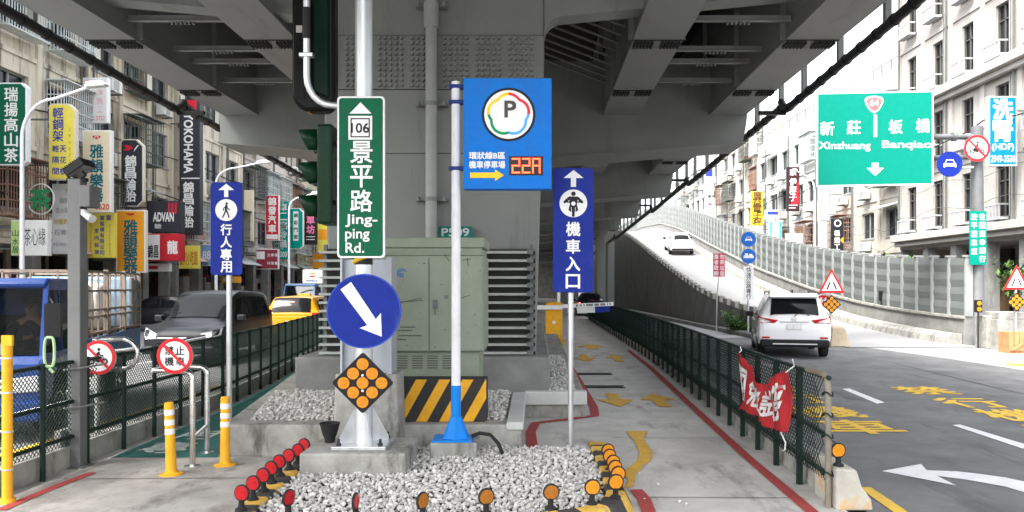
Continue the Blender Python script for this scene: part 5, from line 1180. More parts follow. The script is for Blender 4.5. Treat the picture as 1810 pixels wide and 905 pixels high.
def clipx(poly):
    for s_, lim in ((1, x1-.004), (-1, -x0-.004)):
        out = []
        for i in range(len(poly)):
            a, b_ = poly[i-1], poly[i]; ia, ib = s_*a[0] <= lim, s_*b_[0] <= lim
            if ia != ib: tq = (lim-s_*a[0])/(s_*b_[0]-s_*a[0]); out.append((lerp(a[0], b_[0], tq), lerp(a[1], b_[1], tq)))
            if ib: out.append(b_)
        poly = out
        if not poly: break
    return poly
while x < x1:
    p = clipx([(x, .005), (x+.125, .005), (x+.125+sl*.62, H-.005), (x+sl*.62, H-.005)])
    if len(p) > 2: flat(q, p, -.003)
    x += .262
q.build('yellow_stripes', M_SAFEY, t)
# green P509 plate
t = thing('pier_number_plate', 'small green plate with white pier number behind the cabinet', 'sign', (PX(805, 11.78), 11.78, PZ(422, 11.78)))
q = MB(); q.prism(rrect(-.26, .26, 0, .19, .03), 0, .02, 'y'); q.box(-.1, -.06, .02, .12, .02, .16); q.build('plate', paint('plate_green', (.01, .17, .13)), t)
q = MB(); q.text('P509', 0, .1, .42, .125, -.003, .02); q.build('lettering', LGRY, t)

# ------------------------------------------------------------------ parking gate
Yg = 25.0
t = thing('barrier_gate', 'yellow parking gate box with a white boom across the path', 'parking gate', (PX(979, Yg), Yg, .006))
q = MB(); q.box(-.27, .27, -.18, .2, .16, 1.30); q.prism([(-.27, 1.301), (.27, 1.301), (.22, 1.36), (-.22, 1.36)], -.18, .2, 'y'); q.build('housing', M_SAFEY, t, bevel=.02)
q = MB(); q.box(-.33, .33, -.24, .26, 0, .158); q.build('foot', M_SAFEY, t, bevel=.03)
q = MB(); q.prism(circ(0, .72, .06, 6), -.19, -.181, 'y'); q.build('badge', M_WHITE, t)
q = MB(); q.box(-.72, .28, -.30, -.2, 1.13, 1.27); q.build('counterweight_arm', M_WHITE, t, bevel=.01)
M = Matrix.Translation((.28, -.25, 1.24)) @ Matrix.Rotation(-.045, 4, 'Y')
q = MB(); q.box(.001, 1.62, -.04, .04, -.06, .06, M); q.build('boom', M_WHITE, t, bevel=.008)
q = MB()
R_ = random.Random(8); x = .42
while x < 1.5:
    wd = R_.uniform(.02, .05); q.box(x, x+wd, -.044, -.0405, -.035, .035, M); x += wd+R_.choice([.012, .012, .06])
q.build('boom_print', BLK, t)
q = MB(); q.box(.45, 1.02, -.03, .03, -.25, -.065, M); q.build('boom_panel', LGRY, t); q = MB(); q.box(1.021, 1.5, -.03, .03, -.25, -.065, M); q.build('boom_panel', M_BLUESIGN, t)
q = MB(); q.cyl((PX(988, Yg)-PX(979, Yg), .35, 0), (PX(988, Yg)-PX(979, Yg), .35, 1.9), .06, n=12)
o = q.build('bollard_pole', M_GALV, smooth=True); o.location = (PX(979, Yg), Yg, .006); tag(o, 'grey steel pole standing right behind the yellow gate box', 'pole')

# ------------------------------------------------------------------ right side: gantry and warning signs
Yk = 24.6; xk = PX(1727, Yk)
t = thing('gantry_sign', 'large green direction sign to Xinzhuang and Banqiao on a cantilever pole', 'direction sign', (xk, Yk, 0))
def kx(px): return PX(px, Yk-.35)-xk
def kz(py): return PZ(py, Yk-.35)
q = MB(); q.lathe([(.24, 0), (.24, .3), (.21, .35), (.19, 4.2), (.17, 6.95), (.02, 7.0)], 20); q.build('pole', mat('gantry_grey', (.15, .155, .16), .45, metal=.3, var=.12), t, smooth=True)
q = MB()
for py in (238, ): q.cyl((0, 0, kz(py)), (kx(1452), 0, kz(py)), .09, n=14); q.cyl((0, 0, kz(275)), (kx(1452), 0, kz(275)), .07, n=14)
q.cyl((kx(1693), 0, kz(238)), (kx(1700), 0, kz(238)), .14, n=14); q.build('cantilever_arm', mat('gantry_grey', (0, 0, 0)), t, smooth=True)
x0, x1, z0, z1 = kx(1443), kx(1650), kz(329), kz(161)
q = MB(); q.prism([(x0, z0-.02), (x1, z0+.04), (x1, z1+.02), (x0, z1-.05)], -.35, -.3, 'y'); q.build('board', M_WHITE, t)
q = MB(); q.prism([(x0+.05, z0+.03), (x1-.05, z0+.09), (x1-.05, z1-.03), (x0+.05, z1-.1)], -.354, -.351, 'y'); q.build('green_face', M_GREENSIGN2, t)
q = MB()
for c, px, py in (('新', 1462, 227), ('莊', 1509, 225), ('板', 1583, 224), ('橋', 1631, 222)): q.text(c, kx(px), kz(py), .44, .44, -.357, .025)
q.text('Xinzhuang', kx(1493), kz(259), 1.62, .30, -.357, .02); q.text('Banqiao', kx(1603), kz(257), 1.56, .30, -.357, .02)
q.box(kx(1544), kx(1550), -.357, -.355, kz(242), kz(203))
q.sheet([(kx(a), -.357, kz(b_)) for a, b_ in ((1541, 288), (1553, 288), (1553, 297), (1562, 297), (1547, 311), (1532, 297), (1541, 297))])
sh = [(0, -1.0), (.45, -.72), (.85, -.1), (.98, .35), (.8, .62), (.35, .75), (0, .78), (-.35, .75), (-.8, .62), (-.98, .35), (-.85, -.1), (-.45, -.72)]
def shield(cx, cz, s, y, mb): mb.sheet([(cx+u*s, y, cz+v*s) for u, v in sh])
shield(kx(1545), kz(183), .31, -.357, q); q.build('lettering', M_WHITE, t)
q = MB(); shield(kx(1545), kz(183), .25, -.36, q); q.build('route_shield', mat('faded_shield_red', (.45, .12, .12), .5), t)
q = MB(); q.text('64', kx(1545), kz(182), .28, .2, -.363, .03); q.build('route_number', M_WHITE, t)
q = MB()
for px in (1480, 1547, 1615): q.box(kx(px)-.04, kx(px)+.04, -.299, -.05, kz(290), kz(190))
q.build('board_brackets', M_GALV, t)
tt, r = disc_sign('blue cars-only disc hung on the right gantry pole', 1679, 290, 22.5, Yk-.3, 'blue')
q = MB(); car_icon(q, 0, r, r*.78, -.003); q.build('pictogram', M_WHITE, tt); q = MB(); q.box(-.03, kx(1722)-kx(1679), .021, .1, r-.12, r-.06); q.build('bracket', M_GALV, tt)
tt, r = disc_sign('red-rimmed tractor ban disc high on the right gantry pole', 1727, 262, 23.5, Yk-.32, 'ban')
q = prohibition(tt, r); q.build('red_ring', M_RED, tt); q = MB(); motor_icon(q, 0, r*.95, r*.6, -.006); q.build('pictogram', BLK, tt)
X0, X1, Zb, Zt = PX(1714, Yk-.3), PX(1744, Yk-.3), PZ(468, Yk-.3), PZ(373, Yk-.3); W, H = X1-X0, Zt-Zb
t = thing('lane_sign', 'narrow green two-column sign strapped to the right gantry pole', 'road sign', ((X0+X1)/2, Yk-.3, Zb))
q = MB(); q.prism(rrect(-W/2, W/2, 0, H, .03), 0, .03, 'y'); q.build('plate', M_GREENSIGN2, t)
q = MB(); q.vtext('往國道 請行', W*.24, H*.97, H*.03, W*.38, -.003, .03); q.vtext('駛平面車道', -W*.24, H*.97, H*.17, W*.38, -.003, .03); ring(q, W*.24, H*.97-H*.94*3.5/6, .0, W*.17, -.003, 12); q.build('lettering', M_WHITE, t)

def warning(label, px, py, Y, basepy, zb, group):
    h = 44*Y/F; wd = 47*Y/F; xb = PX(px, Y); zt = PZ(py-22, Y)
    t = thing('warning_sign', label, 'warning sign', (xb, Y, zb), 0, group); zz = zt-h-zb
    q = MB(); q.cyl((0, .05, 0), (0, .05, zz+h*.8), .04, n=12); q.build('pole', M_GALV, t, smooth=True)
    def tri(s): c = h*.36; return [(wd/2*u*s, zz+c+(v*h-c)*s) for u, v in ((-1, 0), (1, 0), (0, 1))]
    q = MB(); q.prism(tri(1), 0, .02, 'y'); q.build('plate', M_RED, t, bevel=.006)
    q = MB(); flat(q, tri(.74), -.003); q.build('white_face', M_WHITE, t)
    q = MB()
    for s in (-1, 1): stroke(q, [(s*wd*.17, zz+h*.16), (s*wd*.07, zz+h*.42)], wd*.055, -.006)
    q.build('pictogram', BLK, t)
    return t
WG = 'triangular lane warning signs on the right'
warning('red triangle lane warning sign at the ramp gore beside the white car', 1470, 496, 24.6, 600, 0.0, WG)
warning('red triangle lane warning sign at the far right of the noise barrier', 1797, 490, 22.5, 600, .0, WG)
diamond('small diamond board of amber reflectors below the gore warning sign', 1470, 538, 17, 24.55)
diamond('small diamond board of amber reflectors below the far right warning sign', 1797, 534, 17, 22.45)
t = thing('route_shield', 'red and white route 64 shield partly behind the white car', 'route sign', (PX(1455, 24.75), 24.75, PZ(545, 24.75)))
q = MB(); q.prism([(u*.24, .26+v*.26) for u, v in sh], 0, .02, 'y'); q.build('plate', M_WHITE, t); q = MB(); shield(0, .26, .21, -.003, q); q.build('red_face', M_RED, t); q = MB(); q.text('64', .0, .27, .24, .17, -.006, .03); q.build('lettering', M_WHITE, t)
q = MB(); q.cyl((0, .04, PZ(545, 24.75)*-1+.0), (0, .04, .2), .03, n=8); q.build('pole', M_GALV, t)
t = thing('barrier_block', 'tan concrete crash block at the ramp gore', 'concrete block', (PX(1480, 24.2), 24.2, 0))
q = MB(); q.prism([(-.28, 0), (.36, 0), (.30, .12), (.2, .5), (.14, .62), (-.22, .62), (-.26, .2)], -.2, 2.6, 'y'); q.build('block', mat('tan_concrete', (.42, .34, .25), .85, var=.2, scale=3, bump=.3), t, bevel=.03)
t = thing('utility_box', 'grey concrete box at the right end of the noise barrier', 'box', (PX(1790, 22.8), 22.8, 0))
q = MB(); q.box(-.42, .5, 0, .8, 0, .9); q.build('lower_body', M_CONC, t, bevel=.02); q = MB(); q.box(-.38, .46, .04, .76, .9, 1.12); q.build('upper_body', M_CONC, t, bevel=.02)
t = thing('timber_crate', 'brown timber crate at the right edge below the warning sign', 'crate', (PX(1812, 21.6), 21.6, 0))
q = MB()
for k in range(6): q.box(-.45+k*.15, -.32+k*.15, 0, .04, 0, .62)
q.box(-.45, .43, -.03, 0, .08, .18); q.prism([(-.42, .1), (-.3, .1), (.35, .6), (.25, .6)], -.06, -.031, 'y'); q.box(-.45, .43, .041, .5, 0, .6); q.build('boards', mat('crate_wood', (.4, .22, .1), .8, var=.25), t)
# small lamp posts on the ramp wall
def markpost(label, px, py0, py1, Y, zb, amber=True):
    t = thing('marker_lamp', label, 'marker post', (PX(px, Y), Y, zb), 0, 'marker lamps along the ramp wall'); H = PZ(py0, Y)-zb
    q = MB(); q.cyl((0, 0, 0), (0, 0, H-.36), .028, n=8); q.build('pole', M_BOLT, t)
    q = MB(); q.box(-.1, .1, -.06, .06, H-.38, H); q.build('lamp_housing', M_BLACK, t, bevel=.02)
    if amber:
        q = MB(); q.prism(circ(0, H-.1, .07, 14), -.07, -.061, 'y'); q.prism(circ(0, H-.28, .07, 14), -.07, -.061, 'y'); q.build('lens', M_AMBER, t)
markpost('dark marker lamp on the ramp wall left of the big pole', 1558, 514, 590, 29.5, .0, False)
markpost('two-lens amber marker lamp right beside the gantry pole', 1729, 530, 610, 23.4, .0)
markpost('small marker lamp on the ramp wall beyond the white car', 1369, 480, 510, 44, 1.2, False)
markpost('small marker lamp farther up the ramp near the red notice', 1270, 430, 460, 54, 3.3, False)

# gore signs
Yv = 28.6
t = thing('lane_sign', 'pair of blue vehicle discs over a white vertical plate on one pole', 'road sign', (PX(1323, Yv), Yv, 0))
zr = .265
q = MB(); q.cyl((0, .04, 0), (0, .04, PZ(412, Yv)), .035, n=10); q.build('pole', M_GALV, t)
for py in (423, 453):
    q = MB(); q.prism(circ(0, PZ(py, Yv), 13.2*Yv/F, 30), -.02, 0, 'y'); q.build('disc', paint('sign_mid_blue', (.02, .13, .5)), t)
q = MB(); car_icon(q, 0, PZ(423, Yv), .2, -.023); flat(q, rrect(-.19, .19, PZ(453, Yv)-.07, PZ(453, Yv)+.03, .03), -.023); flat(q, rrect(-.14, -.02, PZ(453, Yv)+.02, PZ(453, Yv)+.11, .02), -.0235); flat(q, rrect(.02, .14, PZ(453, Yv)+.0, PZ(453, Yv)+.09, .02), -.0237); q.build('pictogram', M_WHITE, t)
q = MB(); z1, z0 = PZ(471, Yv), PZ(530, Yv); q.box(-.185, .185, -.02, 0, z0, z1); q.build('white_plate', M_WHITE, t)
q = MB(); q.vtext('快速公路專行', 0, z1-.03, z0+.03, .19, -.023, .01); q.build('lettering', BLK, t)
Yr = 31.5
t = thing('notice_sign', 'red and white no-littering notice on a thin pole by the ramp wall', 'notice', (PX(1271, Yr), Yr, 0))
z1, z0 = PZ(448, Yr), PZ(489, Yr)
q = MB(); q.tube([(-.1, .03, 0), (-.08, .03, z0*.6), (0, .03, z0+.1)], .025, 8); q.build('pole', M_GALV, t)
q = MB(); q.box(-.24, .24, -.01, .01, z0, z1); q.build('plate', paint('notice_red', (.55, .05, .1)), t)
q = MB(); q.vtext('勿丟垃圾', .12, z1-.02, z0+.02, .19, -.014, .03); q.vtext('違者取締', -.12, z1-.02, z0+.02, .19, -.014, .03); q.build('lettering', M_WHITE, t)
struct(loft([[(3.9+.6 if 0 else lerp(7.9, 6.6, (y-27)/30)-.1, y, 0), (lerp(7.9, 6.6, (y-27)/30)+.5, y, 0), (lerp(7.9, 6.6, (y-27)/30)+.5, y, .16), (lerp(7.9, 6.6, (y-27)/30)-.1, y, .16)] for y in (27.2, 32, 37, 42, 50, 57)]).build('kerb', M_CONC_DARK))
# ================================================================== VEHICLES
def catmull(st, n):
    out = []
    for i in range(len(st)-1):
        p0, p1, p2, p3 = st[max(i-1, 0)], st[i], st[i+1], st[min(i+2, len(st)-1)]
        for k in range(n):
            t = k/n; h = p2[0]-p1[0]
            row = [lerp(p1[0], p2[0], t)]
            for j in range(1, len(p1)):
                m1 = (p2[j]-p0[j])/max(1e-6, p2[0]-p0[0])*h; m2 = (p3[j]-p1[j])/max(1e-6, p3[0]-p1[0])*h
                t2, t3 = t*t, t*t*t; row.append((2*t3-3*t2+1)*p1[j]+(t3-2*t2+t)*m1*.8+(-2*t3+3*t2)*p2[j]+(t3-t2)*m2*.8)
            out.append(tuple(row))
    out.append(st[-1]); return out
def ringpts(s):
    y, zl, zb, zr, wl, wb, wr = s; d = max(.0, zr-zb); e = min(.09, d*.5)
    h = [(wl*.86, zl), (wl*.97, zl+.04), (max(wl, wb)*1.01, lerp(zl, zb, .42)), (lerp(wl, wb, .8)*1.0, zb-.10), (wb*.985, zb), ]
    for t in (.3, .65, 1.0): h.append((lerp(wb*.97, wr, t), lerp(zb+.005, zr-e, t)))
    h += [(wr-.05, zr-e*.25), (wr*.6, zr), (0, zr+.012)]
    return h
def wheel(parent, x, y, r, wd, rimm=None):
    s = 1 if x > 0 else -1; M = Matrix.Translation((x, y, r)) @ Matrix.Rotation(s*pi/2, 4, 'Y')
    q = MB(); q.lathe([(r*.62, -wd), (r*.94, -wd), (r, -wd*.85), (r, -wd*.15), (r*.94, 0), (r*.66, .005)], 28, M); w_ = q.build('wheel', M_RUBBER, parent, smooth=True)
    q = MB(); q.lathe([(r*.64, -.03), (r*.64, .006), (r*.6, .008), (r*.55, -.02), (r*.18, -.01), (r*.16, .01), (.01, .012)], 24, M)
    for k in range(5):
        a = k*2*pi/5; q.add([(r*.12*cos(a+.8), r*.12*sin(a+.8), .004), (r*.12*cos(a-.8), r*.12*sin(a-.8), .004), (r*.58*cos(a-.16), r*.58*sin(a-.16), .004), (r*.58*cos(a+.16), r*.58*sin(a+.16), .004)], [(0, 1, 2, 3)], M)
    q.build('rim', rimm or M_STAIN, w_, smooth=True)
def car(name, label, loc, rz, st, paintm, wheels, wr, sideglass, extra, group=None, cat='car'):
    """rear at -y, front at +y, built about the origin on the ground"""
    t = thing(name, label, cat, (*loc, ), rz, group); S = catmull(st, 4)
    def hw(y, z):
        for a, b in zip(S, S[1:]):
            if a[0] <= y <= b[0]:
                s = tuple(lerp(p, q, (y-a[0])/max(1e-6, b[0]-a[0])) for p, q in zip(a, b)); R_ = ringpts(s)
                for p, q in zip(R_, R_[1:]):
                    if min(p[1], q[1])-1e-6 <= z <= max(p[1], q[1])+1e-6 and abs(q[1]-p[1]) > 1e-6: return lerp(p[0], q[0], (z-p[1])/(q[1]-p[1]))
        return st[len(st)//2][5]
    rows = []
    for s in S:
        h = ringpts(s); rows.append([(x, s[0], z) for x, z in h]+[(-x, s[0], z) for x, z in h[-2::-1]])
    body = loft(rows).build('body', paintm, t, smooth=True)
    for sgn in (-1, 1):
        for poly in sideglass:
            q = MB(); pts = []
            n = len(poly)
            for i in range(n):
                a, b = poly[i], poly[(i+1) % n]
                for k in range(4): y, z = lerp(a[0], b[0], k/4), lerp(a[1], b[1], k/4); pts.append((sgn*(hw(y, z)+.008), y, z))
            q.sheet(pts); q.build('side_window', M_DGLASS, t)
        for y in wheels:
            q = MB(); R_ = wr*1.17; x = sgn*(hw(y, wr)+.004)
            q.add([(sgn*(hw(y+R_*cos(a), max(wr*.9, wr+R_*sin(a)))+.006), y+R_*cos(a), wr*.98+R_*sin(a)) for a in [-.35+(pi+.7)*i/18 for i in range(19)]], [tuple(range(19))]); q.build('wheel_arch', M_BLACK, t)
            wheel(t, sgn*(hw(y, wr*1.1)+.012), y, wr, .2)
    def surf(y, x):
        for a, b in zip(S, S[1:]):
            if a[0] <= y <= b[0]:
                R_ = ringpts(tuple(lerp(p, q, (y-a[0])/max(1e-6, b[0]-a[0])) for p, q in zip(a, b)))[4:]
                for p, q in zip(R_, R_[1:]):
                    if q[0]-1e-6 <= abs(x) <= p[0]+1e-6: return lerp(q[1], p[1], (abs(x)-q[0])/max(1e-6, p[0]-q[0]))
                return R_[0][1]
        return 1.
    def panel(name, m, y0, y1, w0, w1, oy=0., oz=.014):
        q = MB(); ny, nx = 10, 12
        for i in range(ny+1):
            y = lerp(y0, y1, i/ny); wd = lerp(w0, w1, i/ny)
            q.v += [(wd*(2*j/nx-1), y+oy, surf(y, wd*(2*j/nx-1))+oz) for j in range(nx+1)]
        q.f = [(i*(nx+1)+j, i*(nx+1)+j+1, (i+1)*(nx+1)+j+1, (i+1)*(nx+1)+j) for i in range(ny) for j in range(nx)]; q.m = [0]*len(q.f)
        return q.build(name, m, t, smooth=True)
    extra(t, panel)
    return t
def bx(t, name, m, *a, bevel=.006, parent=None):
    q = MB(); q.box(*a); return q.build(name, m, parent or t, bevel=bevel)
def mirrors(t, y, z, x, m):
    for s in (-1, 1):
        q = MB(); q.box(min(s*x, s*(x+.2)), max(s*x, s*(x+.2)), y-.07, y+.06, z-.06, z+.09); q.build('wing_mirror', m, t, bevel=.03, seg=3)
W_WHITE = mat('white_car_paint', (.84, .84, .85), .25, var=.0, coat=.6)
W_GREY = mat('dark_grey_car_paint', (.009, .010, .012), .32, var=0, coat=.12)
W_BLACK = mat('black_car_paint', (.010, .010, .012), .25, var=0, coat=.3)
W_YEL = mat('taxi_yellow_paint', (.6, .27, .01), .3, var=0, coat=.6)
W_BLUE = mat('blue_truck_paint', (.008, .036, .17), .3, var=.08, scale=3, coat=.3)
SUV = [(-2.28, .50, .92, .95, .76, .76, .52), (-2.24, .36, 1.02, 1.10, .87, .86, .62), (-2.12, .33, 1.05, 1.36, .905, .895, .66), (-1.92, .32, 1.06, 1.62, .915, .905, .655), (-1.5, .3, 1.05, 1.665, .92, .91, .67), (-.6, .28, 1.03, 1.68, .92, .915, .68), (.3, .28, 1.01, 1.62, .92, .915, .665), (1.0, .28, .99, 1.12, .92, .90, .62), (1.3, .28, .97, 1.02, .92, .89, .60), (2.0, .32, .88, .92, .89, .86, .55), (2.26, .42, .72, .76, .74, .72, .45)]
def suv_extra(t, hw):
    hw('rear_window', M_DGLASS, -2.225, -1.99, .60, .56, -.025, .02)
    q = MB(); q.prism([(-2.12, 1.56), (-1.85, 1.67), (-1.85, 1.70), (-2.2, 1.60)], -.6, .6, 'x'); q.build('spoiler', W_WHITE, t, bevel=.01)
    bx(t, 'rear_bumper', M_BLACK, -.86, .86, -2.33, -1.9, .30, .50, bevel=.05)
    bx(t, 'skid_plate', M_GALV, -.55, .55, -2.345, -2.29, .37, .40)
    for s in (-1, 1):
        q = MB(); q.sheet([(s*.42, -2.285, 1.0), (s*.80, -2.27, 1.06), (s*.885, -2.0, 1.10), (s*.91, -1.98, 1.03), (s*.86, -2.26, .92), (s*.5, -2.30, .93)]); o = q.build('tail_light', M_TAIL, t); sm_ = o.modifiers.new('s', 'SOLIDIFY'); sm_.thickness = .05; sm_.offset = 0
        bx(t, 'rear_reflector', M_TAIL, min(s*.62, s*.82), max(s*.62, s*.82), -2.318, -2.29, .53, .57)
    bx(t, 'number_plate', M_WHITE, -.19, .19, -2.315, -2.28, .76, .90); bx(t, 'chrome_strip', M_CHROME, -.36, .36, -2.315, -2.27, .945, .975)
    q = MB(); q.prism(circ(0, 1.03, .06, 18), -2.30, -2.26, 'y'); q.build('round_emblem', M_CHROME, t)
    for s in (-1, 1):
        q = MB(); q.tube([(s*.6, -1.7, 1.68), (s*.6, -1.6, 1.73), (s*.6, .1, 1.72), (s*.6, .25, 1.66)], .02, 8); q.build('roof_rail', M_BLACK, t, smooth=True)
    q = MB(); q.tube([(0, -2.27, 1.1), (.18, -2.18, 1.27), (.36, -2.26, 1.12)], .012, 6); q.build('wiper', M_BLACK, t)
    q = MB(); q.prism([(-1.6, 1.69), (-1.45, 1.69), (-1.6, 1.78)], -.02, .02, 'x'); q.build('roof_fin', M_BLACK, t)
    bx(t, 'sill', M_BLACK, -.925, .925, -1.1, 1.1, .26, .36); mirrors(t, .75, 1.05, .9, M_BLACK)
    q = MB()
    for s in (-1, 1):
        for y in (-.55, .35): q.box(min(s*.90, s*.945), max(s*.90, s*.945), y-.1, y+.1, .93, .955)
    q.build('door_handles', M_CHROME, t)
SG = [[(-1.85, 1.12), (-1.5, 1.10), (-1.45, 1.50), (-1.62, 1.48)], [(-1.40, 1.10), (-.55, 1.08), (-.55, 1.56), (-1.36, 1.53)], [(-.48, 1.08), (.62, 1.06), (.25, 1.50), (-.48, 1.56)]]
car('parked_car', 'white SUV seen from behind driving away on the right road', (7.24, 22.25, 0.006), -.23, SUV, W_WHITE, (-1.35, 1.3), .36, SG, suv_extra).name = 'white_suv'
SED = [(-2.2, .45, .82, .85, .72, .72, .5), (-2.12, .34, .92, .96, .83, .82, .6), (-1.7, .3, .95, 1.0, .86, .85, .62), (-1.25, .28, .94, 1.34, .87, .86, .56), (-.6, .28, .92, 1.45, .87, .87, .58), (.1, .28, .91, 1.42, .87, .87, .58), (.9, .28, .9, .98, .87, .86, .58), (1.2, .28, .88, .92, .86, .85, .58), (1.95, .3, .76, .8, .82, .8, .5), (2.2, .4, .62, .66, .68, .66, .4)]
SSG = [[(-1.2, .99), (-.4, .97), (-.4, 1.34), (-.95, 1.28)], [(-.33, .97), (.72, .95), (.2, 1.30), (-.33, 1.35)]]
def sed_extra(lit=False, roof=None):
    def f(t, hw):
        hw('rear_window', M_DGLASS, -1.62, -1.2, .55, .48, -.01)
        hw('windscreen', M_DGLASS, .2, .86, .5, .56, .01)
        for s in (-1, 1):
            bx(t, 'tail_light', M_TAILON if lit else M_TAIL, min(s*.5, s*.8), max(s*.5, s*.8), -2.19, -2.1, .72, .85, bevel=.02)
            bx(t, 'headlight', M_LAMP, min(s*.45, s*.72), max(s*.45, s*.72), 2.0, 2.16, .58, .7, bevel=.02)
        bx(t, 'number_plate', M_WHITE, -.18, .18, -2.22, -2.18, .62, .74); bx(t, 'bumper', M_BLACK, -.75, .75, -2.24, -2.0, .36, .5, bevel=.04); mirrors(t, .68, .95, .86, M_BLACK)
        if lit: bx(t, 'brake_light', M_TAILON, -.12, .12, -1.36, -1.30, 1.27, 1.30, bevel=0)
    return f
def taxi_extra(t, hw):
    hw('rear_window', M_DGLASS, -2.23, -1.93, .61, .58, -.025, .02)
    bx(t, 'brake_light', M_TAILON, -.19, .08, -2.09, -2.05, 1.30, 1.38, bevel=.01)
    for s in (-1, 1): bx(t, 'tail_light', M_TAIL, min(s*.66, s*.86), max(s*.66, s*.86), -2.27, -2.15, .86, 1.02, bevel=.02)
    bx(t, 'tailgate_band', W_YEL, -.62, .62, -2.27, -2.22, .82, .98); bx(t, 'number_plate', M_WHITE, -.18, .18, -2.29, -2.26, .64, .76); bx(t, 'rear_bumper', W_YEL, -.85, .85, -2.33, -2.0, .36, .56, bevel=.05)
    bx(t, 'roof_lamp', W_YEL, -.2, .2, -.3, -.1, 1.52, 1.62, bevel=.02); mirrors(t, .7, 1.0, .88, W_YEL)
TAXI = [(a[0], a[1], a[2]*.97, a[3]*.92, a[4]*.97, a[5]*.97, a[6]*1.0) for a in SUV]
car('taxi', 'yellow taxi with a lit red brake light beyond the left fence', (PX(512, 25.4), 27.2, .006), .08, TAXI, W_YEL, (-1.35, 1.3), .34, [[(y, z*.93) for y, z in p] for p in SG], taxi_extra)
car('sedan', 'black sedan parked side-on before the left shops', (PX(277, 33), 33, .006), pi/2+.15, SED, W_BLACK, (-1.3, 1.32), .32, SSG, sed_extra())
SMALL = sed_extra(True)
car('sedan', 'small dark car with lit tail lights far under the bridge', (PX(1046, 48), 50, .006), 0, SED, W_BLACK, (-1.3, 1.32), .32, SSG, SMALL)
yc = 57; car('sedan', 'white car climbing the flyover ramp', (PX(1199, yc)+.0, yc, rsm(yc, 1)+.02), -.05, SED, W_WHITE, (-1.3, 1.32), .32, SSG, sed_extra()).rotation_euler.x = radians(9)
# dark grey people carrier facing the camera (front at -y after turning)
MPV = [(-2.3, .5, .95, 1.1, .8, .8, .66), (-2.2, .34, 1.02, 1.6, .9, .89, .72), (-1.8, .3, 1.02, 1.72, .92, .91, .74), (-.5, .28, 1.01, 1.76, .92, .92, .74), (.5, .28, 1.0, 1.70, .92, .92, .72), (1.35, .28, .98, 1.12, .92, .90, .68), (1.65, .28, .96, 1.0, .91, .89, .66), (2.15, .32, .84, .88, .87, .85, .58), (2.36, .40, .66, .70, .74, .72, .5)]
MG = [[(-1.9, 1.08), (-1.1, 1.07), (-1.1, 1.60), (-1.75, 1.57)], [(-1.0, 1.07), (-.1, 1.06), (-.1, 1.63), (-1.0, 1.61)], [(0, 1.06), (1.05, 1.04), (.55, 1.55), (0, 1.62)]]
def mpv_extra(t, hw):
    hw('windscreen', M_DGLASS, .56, 1.36, .64, .68, .012, .016)
    bx(t, 'grille', M_BLACK, -.5, .5, 2.25, 2.385, .55, .74, bevel=.02); bx(t, 'grille_bar', M_CHROME, -.48, .48, 2.37, 2.40, .66, .69); bx(t, 'front_bumper', W_GREY, -.84, .84, 2.1, 2.43, .30, .5, bevel=.06); bx(t, 'lower_intake', M_BLACK, -.5, .5, 2.40, 2.44, .34, .45)
    for s in (-1, 1):
        q = MB(); q.add([(s*.5, 2.36, .66), (s*.5, 2.34, .78), (s*.80, 2.12, .90), (s*.875, 1.98, .90), (s*.87, 2.1, .74), (s*.74, 2.33, .64)], [(0, 1, 2, 3, 4, 5)]); o = q.build('headlight', M_LAMP, t); z_ = o.modifiers.new('s', 'SOLIDIFY'); z_.thickness = .05; z_.offset = 0
    bx(t, 'number_plate', M_WHITE, -.19, .19, 2.44, 2.455, .42, .54); mirrors(t, 1.0, 1.08, .9, W_GREY)
    bx(t, 'tail_light', M_TAIL, -.86, -.7, -2.27, -2.2, .9, 1.2)
car('minivan', 'dark grey people carrier facing the camera behind the left fence', (PX(352, 18.4)-.42, 20.3, .006), pi+.06, MPV, W_GREY, (-1.4, 1.45), .34, MG, mpv_extra, cat='van')

